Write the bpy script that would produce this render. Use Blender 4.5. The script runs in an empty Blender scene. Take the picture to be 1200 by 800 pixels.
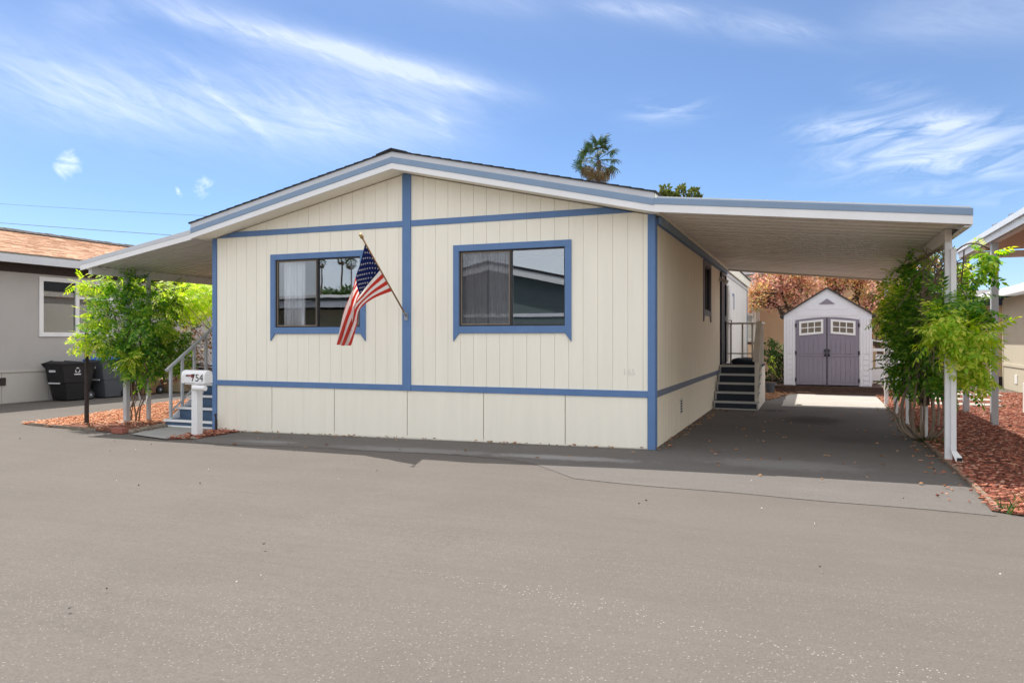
import bpy, bmesh, math, random
import numpy as np
from mathutils import Vector, Matrix
random.seed(7); rng = np.random.default_rng(7)
R = math.radians
scene = bpy.context.scene
COL = scene.collection

# ------------------------------------------------------------------ camera
TH = R(21.77)
cam_d = bpy.data.cameras.new('camera'); cam = bpy.data.objects.new('camera', cam_d); COL.objects.link(cam)
cam.location = (1.902, -9.761, 1.45); cam.rotation_euler = (R(90), 0, TH)
cam_d.sensor_width = 36; cam_d.lens = 26.4; cam_d.shift_y = -3.5/1200
cam_d.clip_start = 0.1; cam_d.clip_end = 3000
scene.camera = cam

# ------------------------------------------------------------------ light
SUN = Vector((-.443, .303, 1)).normalized()
SUN_EL = math.asin(SUN.z); SUN_AZ = math.atan2(SUN.x, SUN.y)
sl = bpy.data.lights.new('sun', 'SUN'); sl.energy = 2.0; sl.angle = R(.5); sl.color = (1, .95, .88)
so = bpy.data.objects.new('sun', sl); COL.objects.link(so); so.rotation_euler = SUN.to_track_quat('Z', 'Y').to_euler()
so.location = (-10, 10, 30)
scene.view_settings.view_transform = 'Standard'; scene.view_settings.look = 'None'
scene.view_settings.exposure = 1.66; scene.view_settings.gamma = 1.0
try:
    scene.cycles.max_bounces = 8; scene.cycles.transparent_max_bounces = 12
    scene.cycles.diffuse_bounces = 5
except Exception: pass

class NT:
    """tiny helper for shader graphs"""
    def __init__(s, tree): s.t = tree; tree.nodes.clear()
    def n(s, typ, **kw):
        nd = s.t.nodes.new(typ)
        for k, v in kw.items(): setattr(nd, k, v)
        return nd
    def l(s, a, b): s.t.links.new(a, b)
    def sock(s, v, inp):
        if isinstance(v, (int, float)): inp.default_value = v
        elif isinstance(v, (tuple, list)): inp.default_value = v if len(v) == len(inp.default_value) else tuple(v)+(1,)
        else: s.l(v, inp)
    def m(s, op, a, b=0.0, c=None):
        nd = s.n('ShaderNodeMath', operation=op)
        s.sock(a, nd.inputs[0]); s.sock(b, nd.inputs[1])
        if c is not None: s.sock(c, nd.inputs[2])
        return nd.outputs[0]
    def mix(s, f, a, b, blend='MIX'):
        nd = s.n('ShaderNodeMix', data_type='RGBA', blend_type=blend)
        s.sock(f, nd.inputs[0]); s.sock(a, nd.inputs[6]); s.sock(b, nd.inputs[7])
        return nd.outputs[2]
    def noise(s, vec, scale, detail=3, rough=.55, dist=0.0):
        nd = s.n('ShaderNodeTexNoise'); s.l(vec, nd.inputs['Vector'])
        nd.inputs['Scale'].default_value = scale; nd.inputs['Detail'].default_value = detail
        nd.inputs['Roughness'].default_value = rough; nd.inputs['Distortion'].default_value = dist
        return nd.outputs['Fac']
    def ramp(s, f, lo, hi, a=0.0, b=1.0):
        nd = s.n('ShaderNodeMapRange'); nd.clamp = True
        s.sock(f, nd.inputs[0])
        for i, v in zip((1, 2, 3, 4), (lo, hi, a, b)): nd.inputs[i].default_value = v
        return nd.outputs[0]
    def mapping(s, vec, scale=(1, 1, 1), rot=(0, 0, 0), loc=(0, 0, 0)):
        nd = s.n('ShaderNodeMapping'); s.l(vec, nd.inputs[0])
        nd.inputs['Scale'].default_value = scale; nd.inputs['Rotation'].default_value = rot; nd.inputs['Location'].default_value = loc
        return nd.outputs[0]

# ------------------------------------------------------------------ sky with cirrus
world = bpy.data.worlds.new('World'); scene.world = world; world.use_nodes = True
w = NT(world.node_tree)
sky = w.n('ShaderNodeTexSky', sky_type='NISHITA'); sky.sun_disc = False
sky.sun_elevation = SUN_EL; sky.sun_rotation = SUN_AZ
sky.air_density = 0.80; sky.dust_density = 0.1; sky.ozone_density = 6.5
SKY_STRENGTH = 0.05
tc = w.n('ShaderNodeTexCoord').outputs['Generated']
sep = w.n('ShaderNodeSeparateXYZ'); w.l(tc, sep.inputs[0])
az = w.m('ARCTAN2', sep.outputs[0], sep.outputs[1]); el = w.m('ARCSINE', sep.outputs[2])
comb = w.n('ShaderNodeCombineXYZ'); w.l(az, comb.inputs[0]); w.l(el, comb.inputs[1])
ae = comb.outputs[0]
def azel(px, py):           # compass direction of a place in the sky
    a = math.atan((px-600)/880); return -TH+a, math.atan((396.5-py)/880*math.cos(a))
def fibre(rot, sx, sy, scale, lo, hi, seed, dist=.6):
    v = w.mapping(ae, (sx, sy, 1), (0, 0, 0), (seed, seed*.7, 0))
    vr = w.mapping(ae, (1, 1, 1), (0, 0, rot)); v = w.mapping(vr, (sx, sy, 1), (0, 0, 0), (seed, seed*.7, seed))
    return w.ramp(w.noise(v, scale, 6, .62, dist), lo, hi)
fib_l = fibre(R(13), 2.2, 9, 2.8, .34, .72, 3.1, .8)
fib_f = fibre(R(22), 8, 36, 2.4, .28, .76, 8.3, .8)
fib_r = fibre(R(-6), 4.0, 17, 2.6, .38, .66, 5.7, 1.0)
puffn = w.noise(ae, 38, 6, .62, .8)
def blob(p0, p1, width, fade=1.0):
    a0, e0 = azel(*p0); a1, e1 = azel(*p1)
    ca, ce = (a0+a1)/2, (e0+e1)/2; L = math.hypot(a1-a0, e1-e0)/2; ang = math.atan2(e1-e0, a1-a0)
    du = w.m('SUBTRACT', az, ca); dv = w.m('SUBTRACT', el, ce)
    u = w.m('ADD', w.m('MULTIPLY', du, math.cos(ang)), w.m('MULTIPLY', dv, math.sin(ang)))
    v = w.m('SUBTRACT', w.m('MULTIPLY', dv, math.cos(ang)), w.m('MULTIPLY', du, math.sin(ang)))
    q = w.m('ADD', w.m('POWER', w.m('ABSOLUTE', w.m('DIVIDE', u, L)), 3.0), w.m('POWER', w.m('ABSOLUTE', w.m('DIVIDE', v, width/880)), 2.0))
    return w.m('MULTIPLY', w.m('EXPONENT', w.m('MULTIPLY', q, -1.0)), fade)
def mul(a, b): return w.m('MULTIPLY', a, b)
terms = []
soft = w.m('ADD', w.m('ADD', mul(fib_l, .55), mul(fib_f, .28)), .16)
terms += [mul(blob((120, -25), (575, 105), 17, .95), soft), mul(blob((-120, 65), (480, 140), 46, .95), soft),
          mul(blob((300, 120), (560, 140), 40, .75), soft), mul(blob((210, 75), (320, 165), 6, .7), fib_f),
          mul(blob((505, 125), (530, 165), 9, .6), fib_f), mul(blob((60, 10), (150, 20), 14, .45), soft),
          mul(blob((500, -10), (640, 12), 12, .3), soft)]
terms += [mul(blob((690, 0), (960, 40), 14, .62), soft), mul(blob((1010, 30), (1260, 5), 26, .55), soft),
          mul(blob((735, 132), (830, 128), 12, .55), fib_r), mul(blob((940, 152), (1160, 140), 13, 1.1), fib_r),
          mul(blob((965, 190), (1240, 165), 24, 1.05), fib_r), mul(blob((1060, 226), (1190, 222), 6, .6), fib_r),
          mul(blob((1000, 105), (1100, 110), 14, .35), fib_r), mul(blob((1120, 238), (1200, 238), 4, .4), fib_r)]
for q0, q1, wd in (((56, 200), (100, 186), 15), ((226, 228), (250, 206), 13), ((204, 226), (212, 222), 7)):
    bl = blob(q0, q1, wd, 1.0)
    terms.append(mul(w.ramp(w.m('ADD', bl, mul(w.m('SUBTRACT', puffn, .5), 2.6)), .62, 1.25), mul(bl, 1.25)))
terms.append(mul(blob((330, 38), (568, 104), 9, 1.0), w.m('ADD', mul(fib_f, .6), .45)))
terms.append(mul(blob((170, 8), (360, 50), 8, .55), w.m('ADD', mul(fib_f, .7), .2)))
terms.append(mul(blob((0, 95), (260, 128), 26, .35), fib_f))
terms.append(mul(blob((1000, 156), (1140, 144), 7, .25), fib_r)); terms.append(mul(blob((1020, 184), (1200, 200), 9, .55), fib_r))
terms.append(mul(blob((690, 8), (820, 14), 6, .5), fib_f)); terms.append(mul(blob((880, 18), (975, 44), 9, .3), fib_f))
# bright cloud added outside the view to lift the shade, masked out within it
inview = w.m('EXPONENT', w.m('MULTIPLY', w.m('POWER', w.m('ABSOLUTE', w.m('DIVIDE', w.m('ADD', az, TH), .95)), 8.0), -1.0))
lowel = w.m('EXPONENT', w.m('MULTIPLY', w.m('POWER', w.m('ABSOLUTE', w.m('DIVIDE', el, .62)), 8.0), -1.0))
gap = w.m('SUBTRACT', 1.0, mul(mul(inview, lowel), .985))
fill_cloud = mul(mul(fibre(R(10), 1.2, 4, 1.6, -.05, .70, 11.9), gap), 1.0)
tot = 0.0
for t in terms: tot = w.m('ADD', tot, t)
tot = w.m('ADD', w.m('MINIMUM', mul(tot, .30), .34), fill_cloud)
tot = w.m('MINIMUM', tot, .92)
skyc = w.mix(1.0, sky.outputs[0], (1.0, 1.0, 1.0), 'MULTIPLY')
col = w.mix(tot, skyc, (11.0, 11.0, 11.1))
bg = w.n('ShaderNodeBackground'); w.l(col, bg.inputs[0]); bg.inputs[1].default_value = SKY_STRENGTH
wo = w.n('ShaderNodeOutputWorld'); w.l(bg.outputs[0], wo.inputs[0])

# ------------------------------------------------------------------ materials
def mat(name, c, rough=.7, var=.08, scale=6, spec=.3, bump=0.0, bscale=60, metal=0.0, stretch=(1, 1, 1), dirt=None, dirt_amt=.25):
    m = bpy.data.materials.new(name); m.use_nodes = True; t = NT(m.node_tree)
    geo = t.n('ShaderNodeNewGeometry'); pos = geo.outputs['Position']
    v = t.mapping(pos, stretch)
    nz = t.noise(v, scale, 5, .6)
    k = t.ramp(nz, .25, .75, 1-var, 1+var)
    cc = t.mix(1.0, tuple(c)+(1,), k, 'MULTIPLY') if False else None
    hs = t.n('ShaderNodeHueSaturation'); hs.inputs['Color'].default_value = tuple(c)+(1,); t.l(k, hs.inputs['Value'])
    colr = hs.outputs[0]
    if dirt:
        d = t.ramp(t.noise(t.mapping(pos, stretch, (0, 0, 0), (4, 7, 2)), scale*.6, 7, .65), .5, .8, 0, dirt_amt)
        colr = t.mix(d, colr, tuple(dirt)+(1,))
    b = t.n('ShaderNodeBsdfPrincipled'); t.l(colr, b.inputs['Base Color'])
    b.inputs['Roughness'].default_value = rough; b.inputs['Metallic'].default_value = metal
    b.inputs['Specular IOR Level'].default_value = spec
    if bump:
        bn = t.n('ShaderNodeBump'); bn.inputs['Strength'].default_value = bump; bn.inputs['Distance'].default_value = .02
        t.l(t.noise(v, bscale, 6, .65), bn.inputs['Height']); t.l(bn.outputs[0], b.inputs['Normal'])
    o = t.n('ShaderNodeOutputMaterial'); t.l(b.outputs[0], o.inputs[0])
    return m

def leaf_mat(name, cols, trans=.35, rough=.5):
    """colour differs from leaf to leaf, some light passes through"""
    m = bpy.data.materials.new(name); m.use_nodes = True; t = NT(m.node_tree)
    geo = t.n('ShaderNodeNewGeometry')
    rp = t.n('ShaderNodeValToRGB'); t.l(geo.outputs['Random Per Island'], rp.inputs[0])
    e = rp.color_ramp.elements
    while len(e) < len(cols): e.new(.5)
    for i, c in enumerate(cols): e[i].position = i/(len(cols)-1); e[i].color = tuple(c)+(1,)
    b = t.n('ShaderNodeBsdfPrincipled'); t.l(rp.outputs[0], b.inputs['Base Color'])
    b.inputs['Roughness'].default_value = rough; b.inputs['Specular IOR Level'].default_value = .3
    tr = t.n('ShaderNodeBsdfTranslucent')
    hs = t.n('ShaderNodeHueSaturation'); hs.inputs['Saturation'].default_value = 1.15; hs.inputs['Value'].default_value = 1.6; t.l(rp.outputs[0], hs.inputs['Color'])
    t.l(hs.outputs[0], tr.inputs[0])
    mx = t.n('ShaderNodeMixShader'); mx.inputs[0].default_value = trans
    t.l(b.outputs[0], mx.inputs[1]); t.l(tr.outputs[0], mx.inputs[2])
    o = t.n('ShaderNodeOutputMaterial'); t.l(mx.outputs[0], o.inputs[0])
    return m

def asphalt(name, c1, c2, speck, speck_amt=.5, crack=.5, grit=None, lines=None, stains=None):
    m = bpy.data.materials.new(name); m.use_nodes = True; t = NT(m.node_tree)
    pos = t.n('ShaderNodeNewGeometry').outputs['Position']
    vs = t.mapping(pos, (.22, 1.5, 1), (0, 0, R(-8)))
    a = t.ramp(t.noise(vs, 1.1, 5, .6, .4), .3, .7)
    bq = t.ramp(t.noise(pos, .7, 5, .65, .6), .35, .7)
    colr = t.mix(t.m('MULTIPLY', t.m('ADD', a, bq), .5), tuple(c1)+(1,), tuple(c2)+(1,))
    blot = t.ramp(t.noise(t.mapping(pos, (1, 1, 1), (0, 0, 0), (9, 3, 0)), .35, 4, .6, 1.0), .56, .72)
    colr = t.mix(t.m('MULTIPLY', blot, .10), colr, tuple(x*.72 for x in c1)+(1,))
    fine = t.noise(pos, 75, 3, .75); mid = t.noise(pos, 21, 4, .7)
    f2 = t.m('MULTIPLY', t.ramp(fine, .28, .72, .80, 1.20), t.ramp(mid, .25, .75, .93, 1.07))
    str_ = t.noise(t.mapping(pos, (.9, 14, 1), (0, 0, R(-10))), 1.0, 5, .7)
    f2 = t.m('MULTIPLY', f2, t.ramp(str_, .25, .75, .955, 1.045))
    hs = t.n('ShaderNodeHueSaturation'); t.l(colr, hs.inputs['Color']); t.l(f2, hs.inputs['Value']); colr = hs.outputs[0]
    vo = t.n('ShaderNodeTexVoronoi'); t.l(pos, vo.inputs['Vector']); vo.inputs['Scale'].default_value = 46
    dots = t.ramp(vo.outputs['Distance'], .24, .14)
    cellr = t.n('ShaderNodeSeparateXYZ'); t.l(vo.outputs['Color'], cellr.inputs[0])
    patch = t.ramp(t.noise(pos, 1.3, 5, .7), .42, .70, .01, .16)
    sp = t.m('MULTIPLY', t.m('MULTIPLY', dots, t.m('LESS_THAN', cellr.outputs[0], patch)), speck_amt)
    if grit:            # swept trails of pale grit, straight lines a*x+b*y=c
        sepn = t.n('ShaderNodeSeparateXYZ'); t.l(pos, sepn.inputs[0])
        wob = t.m('MULTIPLY', t.m('SUBTRACT', t.noise(pos, 1.2, 4, .6), .5), .5)
        for (ga, gb, gc, gw, ge, gx0) in grit:
            d = t.m('SUBTRACT', t.m('ADD', t.m('ADD', t.m('MULTIPLY', sepn.outputs[0], ga), t.m('MULTIPLY', sepn.outputs[1], gb)), wob), gc)
            near = t.m('EXPONENT', t.m('MULTIPLY', t.m('POWER', t.m('ABSOLUTE', t.m('DIVIDE', d, gw)), 2.0), -1.0))
            den = t.m('MULTIPLY', dots, t.m('LESS_THAN', cellr.outputs[1], t.m('MULTIPLY', near, t.ramp(t.noise(pos, 3, 3, .7), .3, .6, .25, .8))))
            sp = t.m('MAXIMUM', sp, t.m('MULTIPLY', t.m('MULTIPLY', den, t.ramp(sepn.outputs[0], gx0, gx0+1.2)), ge))
    colr = t.mix(sp, colr, tuple(speck)+(1,))
    for (la, lb, lc, lw, lx0, lx1) in (lines or ()):
        sq = t.n('ShaderNodeSeparateXYZ'); t.l(pos, sq.inputs[0])
        wob2 = t.m('ADD', t.m('MULTIPLY', t.m('SUBTRACT', t.noise(pos, .8, 3, .6), .5), .55), t.m('MULTIPLY', t.m('SUBTRACT', t.noise(pos, 9, 4, .7), .5), .05))
        dd = t.m('ABSOLUTE', t.m('SUBTRACT', t.m('ADD', t.m('ADD', t.m('MULTIPLY', sq.outputs[0], la), t.m('MULTIPLY', sq.outputs[1], lb)), wob2), lc))
        ln = t.m('MULTIPLY', t.ramp(dd, lw, lw*.3), t.ramp(t.noise(pos, 2.2, 4, .7), .40, .58))
        ln = t.m('MULTIPLY', ln, t.m('MULTIPLY', t.ramp(sq.outputs[0], lx0, lx0+.5), t.ramp(sq.outputs[0], lx1, lx1-.5)))
        colr = t.mix(t.m('MULTIPLY', ln, .28), colr, (.035, .031, .028, 1))
    if crack:
        wv = t.mapping(pos, (1, 1, 1), (0, 0, R(23)))
        dv = t.n('ShaderNodeVectorMath', operation='ADD'); t.l(wv, dv.inputs[0])
        nn = t.n('ShaderNodeTexNoise'); t.l(pos, nn.inputs['Vector']); nn.inputs['Scale'].default_value = 1.6; nn.inputs['Detail'].default_value = 5
        t.l(nn.outputs['Color'], dv.inputs[1])
        ve = t.n('ShaderNodeTexVoronoi', feature='DISTANCE_TO_EDGE'); t.l(dv.outputs[0], ve.inputs['Vector']); ve.inputs['Scale'].default_value = .16
        ck = t.ramp(ve.outputs['Distance'], .0035, .0008, 0, crack)
        colr = t.mix(ck, colr, (.03, .028, .026, 1))
    for (sx_, sy_, rx_, ry_, sc_, amt) in (stains or ()):
        sq = t.n('ShaderNodeSeparateXYZ'); t.l(pos, sq.inputs[0])
        ex = t.m('POWER', t.m('ABSOLUTE', t.m('DIVIDE', t.m('SUBTRACT', sq.outputs[0], sx_), rx_)), 2.0)
        ey = t.m('POWER', t.m('ABSOLUTE', t.m('DIVIDE', t.m('SUBTRACT', sq.outputs[1], sy_), ry_)), 2.0)
        am = t.m('EXPONENT', t.m('MULTIPLY', t.m('ADD', ex, ey), -1.0))
        am = t.m('MULTIPLY', t.ramp(t.m('ADD', am, t.m('MULTIPLY', t.m('SUBTRACT', t.noise(pos, 5, 6, .72), .5), 1.3)), .45, .75), t.m('MULTIPLY', am, amt))
        colr = t.mix(am, colr, tuple(sc_)+(1,))
    b = t.n('ShaderNodeBsdfPrincipled'); t.l(colr, b.inputs['Base Color']); b.inputs['Roughness'].default_value = .92
    b.inputs['Specular IOR Level'].default_value = .15
    bn = t.n('ShaderNodeBump'); bn.inputs['Strength'].default_value = .35; bn.inputs['Distance'].default_value = .006
    t.l(t.noise(pos, 90, 5, .7), bn.inputs['Height']); t.l(bn.outputs[0], b.inputs['Normal'])
    o = t.n('ShaderNodeOutputMaterial'); t.l(b.outputs[0], o.inputs[0])
    return m

def glass(name, refl=.35, tint=(.55, .58, .6)):
    m = bpy.data.materials.new(name); m.use_nodes = True; t = NT(m.node_tree)
    g = t.n('ShaderNodeBsdfGlossy'); g.inputs['Roughness'].default_value = 0.0; g.inputs['Color'].default_value = (.9, .93, .95, 1)
    pos = t.n('ShaderNodeNewGeometry').outputs['Position']
    bn = t.n('ShaderNodeBump'); bn.inputs['Strength'].default_value = .006; bn.inputs['Distance'].default_value = .05
    t.l(t.noise(pos, 1.5, 2), bn.inputs['Height']); t.l(bn.outputs[0], g.inputs['Normal'])
    tr = t.n('ShaderNodeBsdfTransparent'); tr.inputs[0].default_value = tuple(tint)+(1,)
    fr = t.n('ShaderNodeFresnel'); fr.inputs[0].default_value = 1.45
    f = t.m('MINIMUM', t.m('ADD', fr.outputs[0], refl), 1.0)
    mx = t.n('ShaderNodeMixShader'); t.l(f, mx.inputs[0]); t.l(tr.outputs[0], mx.inputs[1]); t.l(g.outputs[0], mx.inputs[2])
    o = t.n('ShaderNodeOutputMaterial'); t.l(mx.outputs[0], o.inputs[0])
    return m

def sheer(name, c, alpha):
    m = bpy.data.materials.new(name); m.use_nodes = True; t = NT(m.node_tree)
    d = t.n('ShaderNodeBsdfDiffuse'); d.inputs[0].default_value = tuple(c)+(1,)
    pos = t.n('ShaderNodeNewGeometry').outputs['Position']
    a = t.ramp(t.noise(t.mapping(pos, (60, 60, 1)), 3, 2), .3, .7, alpha-.12, min(1, alpha+.12))
    tr = t.n('ShaderNodeBsdfTransparent'); mx = t.n('ShaderNodeMixShader'); t.l(a, mx.inputs[0])
    t.l(tr.outputs[0], mx.inputs[1]); t.l(d.outputs[0], mx.inputs[2])
    o = t.n('ShaderNodeOutputMaterial'); t.l(mx.outputs[0], o.inputs[0])
    return m

M = {}
M['cream'] = mat('cream_siding_paint', (.905, .86, .735), .75, .035, 1.2, bump=.12, bscale=40, stretch=(6, 6, .6), dirt=(.62, .55, .42), dirt_amt=.10)
M['cream_side'] = mat('tan_side_siding', (.90, .80, .62), .75, .035, 1.2, bump=.12, bscale=40, stretch=(6, 6, .6), dirt=(.62, .52, .38), dirt_amt=.12)  # tanner than the front siding
M['blue'] = mat('blue_trim_paint', (.115, .21, .40), .55, .07, 4, bump=.05)
M['bluegrey'] = mat('grey_blue_metal', (.22, .31, .43), .5, .05, 3)
M['white'] = mat('white_paint', (.80, .80, .80), .5, .04, 3, dirt=(.55, .5, .42), dirt_amt=.12)
M['metal_edge'] = mat('pale_grey_metal', (.55, .57, .6), .45, .05, 4, dirt=(.4, .36, .3), dirt_amt=.2)
M['pan'] = mat('aged_aluminium_pan', (.87, .80, .71), .5, .10, 1.5, stretch=(.6, 5, 1), dirt=(.48, .41, .33), dirt_amt=.3)
M['pan_clean'] = mat('aluminium_pan', (.62, .62, .60), .45, .06, 2, stretch=(.6, 5, 1), dirt=(.36, .33, .28), dirt_amt=.2)
M['shingle'] = mat('dark_shingle', (.035, .035, .04), .95, .3, 30, bump=.5)
M['shingle_o'] = mat('terracotta_shingle', (.58, .37, .25), .95, .28, 7, bump=.4, stretch=(1, 3, 1))
M['bronze'] = mat('bronze_frame', (.035, .03, .028), .4, .1, 5)
M['screen_frame'] = mat('screen_frame_tan', (.22, .18, .14), .5, .1, 5)
M['glass_clear'] = glass('window_glass_curtained', .05, (.96, .96, .96))
M['glass'] = glass('window_glass', .20, (.85, .87, .88))
M['glass_dim'] = glass('window_glass_screened', .14, (.88, .88, .88))
M['screen'] = sheer('insect_screen', (.16, .16, .17), .24)
M['curtain'] = sheer('sheer_curtain', (.84, .86, .9), .88)
M['curtain_dark'] = mat('grey_curtain', (.62, .61, .61), .9, .12, 4, stretch=(8, 8, 1))
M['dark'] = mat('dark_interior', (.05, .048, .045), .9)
M['riser'] = mat('slate_blue_paint', (.075, .12, .19), .7, .1, 5)
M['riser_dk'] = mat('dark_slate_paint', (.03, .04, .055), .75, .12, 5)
M['nosing'] = mat('pale_nosing', (.50, .49, .47), .6, .08, 6, dirt=(.3, .27, .22), dirt_amt=.2)
M['rail'] = mat('grey_rail_paint', (.47, .49, .50), .5, .06, 6)
M['rail_tan'] = mat('beige_rail_paint', (.66, .61, .53), .55, .08, 6)
M['black'] = mat('black_metal', (.015, .015, .017), .45, .1, 6)
M['navy'] = mat('navy_door', (.012, .016, .03), .4, .1, 3)
M['wood'] = mat('brown_wood', (.085, .05, .038), .85, .25, 5, bump=.3, stretch=(1, 8, 8))
M['pole_dark'] = mat('rusted_dark_pole', (.045, .035, .032), .8, .3, 9)
M['shed_w'] = mat('shed_pale_resin', (.74, .74, .78), .55, .03, 3)
M['shed_d'] = mat('shed_mauve_resin', (.235, .212, .265), .6, .06, 3, stretch=(6, 6, 1))
M['concrete'] = mat('concrete', (.40, .37, .33), .9, .1, 2, bump=.2)
M['concrete_d'] = mat('grey_concrete', (.33, .32, .30), .9, .1, 3, bump=.2)
M['bark_base'] = mat('bark_soil', (.17, .065, .04), .95, .35, 18, bump=1.0, bscale=35)
M['chip'] = leaf_mat('red_bark_chip', [(.12, .035, .025), (.27, .085, .055), (.38, .13, .08), (.44, .18, .11), (.55, .32, .23)], .0, .9)
M['chip_l'] = leaf_mat('orange_bark_chip', [(.22, .07, .035), (.42, .15, .07), (.55, .22, .11), (.6, .30, .17), (.68, .45, .3)], .0, .9)
M['litter'] = leaf_mat('dry_leaf', [(.16, .07, .035), (.34, .17, .08), (.5, .3, .16), (.3, .1, .05)], .15, .8)
M['vine'] = leaf_mat('vine_leaf', [(.045, .14, .02), (.075, .22, .025), (.14, .32, .035), (.23, .40, .05), (.38, .50, .08)], .45)
M['vine_hi'] = leaf_mat('sunlit_vine_leaf', [(.22, .42, .04), (.36, .54, .05), (.54, .64, .08), (.70, .68, .18)], .5)  # brighter copy of the vine leaf, sunlight put into its colour
M['dry_vine'] = leaf_mat('withered_leaf', [(.10, .05, .03), (.2, .09, .05), (.3, .17, .09), (.16, .15, .06)], .25)
M['stem'] = mat('grey_vine_stem', (.23, .17, .125), .9, .3, 12)
M['stem_pale'] = mat('pale_vine_stem', (.27, .205, .15), .9, .25, 12)
M['trunk'] = mat('tree_bark', (.12, .085, .065), .95, .3, 10, bump=.6, bscale=20)
M['autumn'] = leaf_mat('autumn_leaf', [(.46, .17, .16), (.64, .31, .27), (.74, .46, .38), (.68, .48, .30), (.48, .26, .22), (.38, .36, .18)], .45)
M['autumn_y'] = leaf_mat('autumn_yellow_leaf', [(.54, .25, .16), (.70, .44, .18), (.64, .38, .22), (.50, .42, .16), (.32, .35, .12), (.58, .32, .24)], .45)
M['shrub'] = leaf_mat('shrub_leaf', [(.012, .035, .010), (.03, .07, .014), (.06, .12, .02), (.13, .2, .05)], .3)
M['tan_wall'] = mat('tan_stucco', (.66, .48, .32), .9, .06, 2, bump=.25, bscale=40)
M['nb_wall'] = mat('beige_grey_siding', (.44, .42, .40), .8, .04, 2)
M['nb_skirt'] = mat('beige_skirting', (.50, .475, .44), .8, .04, 2)
M['nb_dark'] = mat('dark_brown_band', (.045, .034, .032), .7)
M['rn_wall'] = mat('pale_khaki_siding', (.55, .50, .39), .8, .04, 2)
M['rear_white'] = mat('white_siding', (.74, .72, .68), .7, .04, 3)
M['brick'] = mat('red_brick', (.33, .12, .09), .9, .2, 14, bump=.4)
M['stone'] = mat('grey_brown_stone', (.22, .18, .14), .9, .3, 9, bump=.4)
M['teal'] = mat('dark_green_siding', (.14, .18, .18), .8)
M['opp_tan'] = mat('olive_tan_siding', (.34, .31, .22), .8)
M['tyre'] = mat('black_rubber', (.018, .018, .018), .8)
M['bin_k'] = mat('charcoal_plastic', (.018, .018, .02), .5)
M['bin_g'] = mat('grey_plastic', (.085, .095, .11), .5)
M['bin_b'] = mat('blue_plastic', (.02, .13, .45), .4)
M['bin_v'] = mat('violet_blue_plastic', (.05, .05, .28), .4)
M['bin_n'] = mat('navy_plastic', (.012, .018, .045), .5)
M['bin_br'] = mat('brown_plastic', (.24, .13, .085), .6)
M['bin_t'] = mat('tan_plastic', (.42, .33, .21), .6)
M['print_white'] = mat('white_print', (.7, .7, .72), .6)
M['print_black'] = mat('black_print', (.012, .012, .014), .6)
M['print_faint'] = mat('faded_grey_print', (.74, .71, .65), .8)
M['red_flag'] = mat('dark_red_plastic', (.22, .03, .03), .5)
M['pole_wood'] = mat('varnished_wood', (.33, .19, .09), .5, .15, 12)
M['gold'] = mat('dull_gold', (.40, .27, .10), .4, .1, 8, metal=.5)
M['steel'] = mat('galvanised_steel', (.4, .41, .42), .35, .1, 8, metal=.7)
M['wire'] = mat('grey_wire', (.12, .13, .15), .6)
M['pebble'] = mat('pebble', (.12, .11, .10), .9, .4, 30)
M['pebble_l'] = mat('pale_grit', (.58, .54, .48), .9, .2, 30)
M['palm_g'] = leaf_mat('palm_frond', [(.014, .034, .012), (.03, .065, .02), (.06, .09, .03)], .2)
M['palm_b'] = leaf_mat('dead_palm_frond', [(.09, .06, .03), (.15, .10, .05), (.11, .10, .045)], .15)
M['conifer'] = leaf_mat('olive_needle', [(.06, .085, .02), (.11, .14, .03), (.2, .2, .06)], .3)
M['road'] = asphalt('worn_road', (.124, .110, .098), (.146, .130, .116), (.38, .35, .31), .45, .0,
                    grit=[(.196, .98, -5.52, .075, .9, -1.2), (.16, .99, -4.9, .35, .35, -3), (-.12, .99, -6.6, .5, .5, -20)],
                    lines=[(.068, .998, -2.39, .012, -1.0, 3.4), (-.1, .99, -4.9, .007, -9, -4), (.1, 1, -3.5, .006, 1.5, 9)])
M['drive'] = asphalt('sealed_driveway', (.130, .119, .110), (.160, .148, .137), (.32, .30, .29), .25, .0,
                     stains=[(1.9, 4.6, .7, 1.0, (.05, .042, .03), .7), (1.2, 6.2, .35, .4, (.04, .035, .03), .6), (-3.0, -1.0, 1.6, .3, (.30, .29, .28), .45), (-.9, -1.0, 1.3, .25, (.33, .32, .31), .7), (1.6, -.6, 1.2, .5, (.30, .29, .28), .4), (2.4, 2.0, .6, .6, (.07, .065, .06), .4), (-5.5, -.9, .8, .2, (.3, .29, .28), .5)])
M['dark_leaf'] = leaf_mat('dark_tree_leaf', [(.03, .06, .015), (.05, .10, .02), (.09, .14, .03)], .3)
M['dirt'] = mat('bare_ground', (.26, .21, .16), .95, .2, .3, bump=.3)

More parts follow.
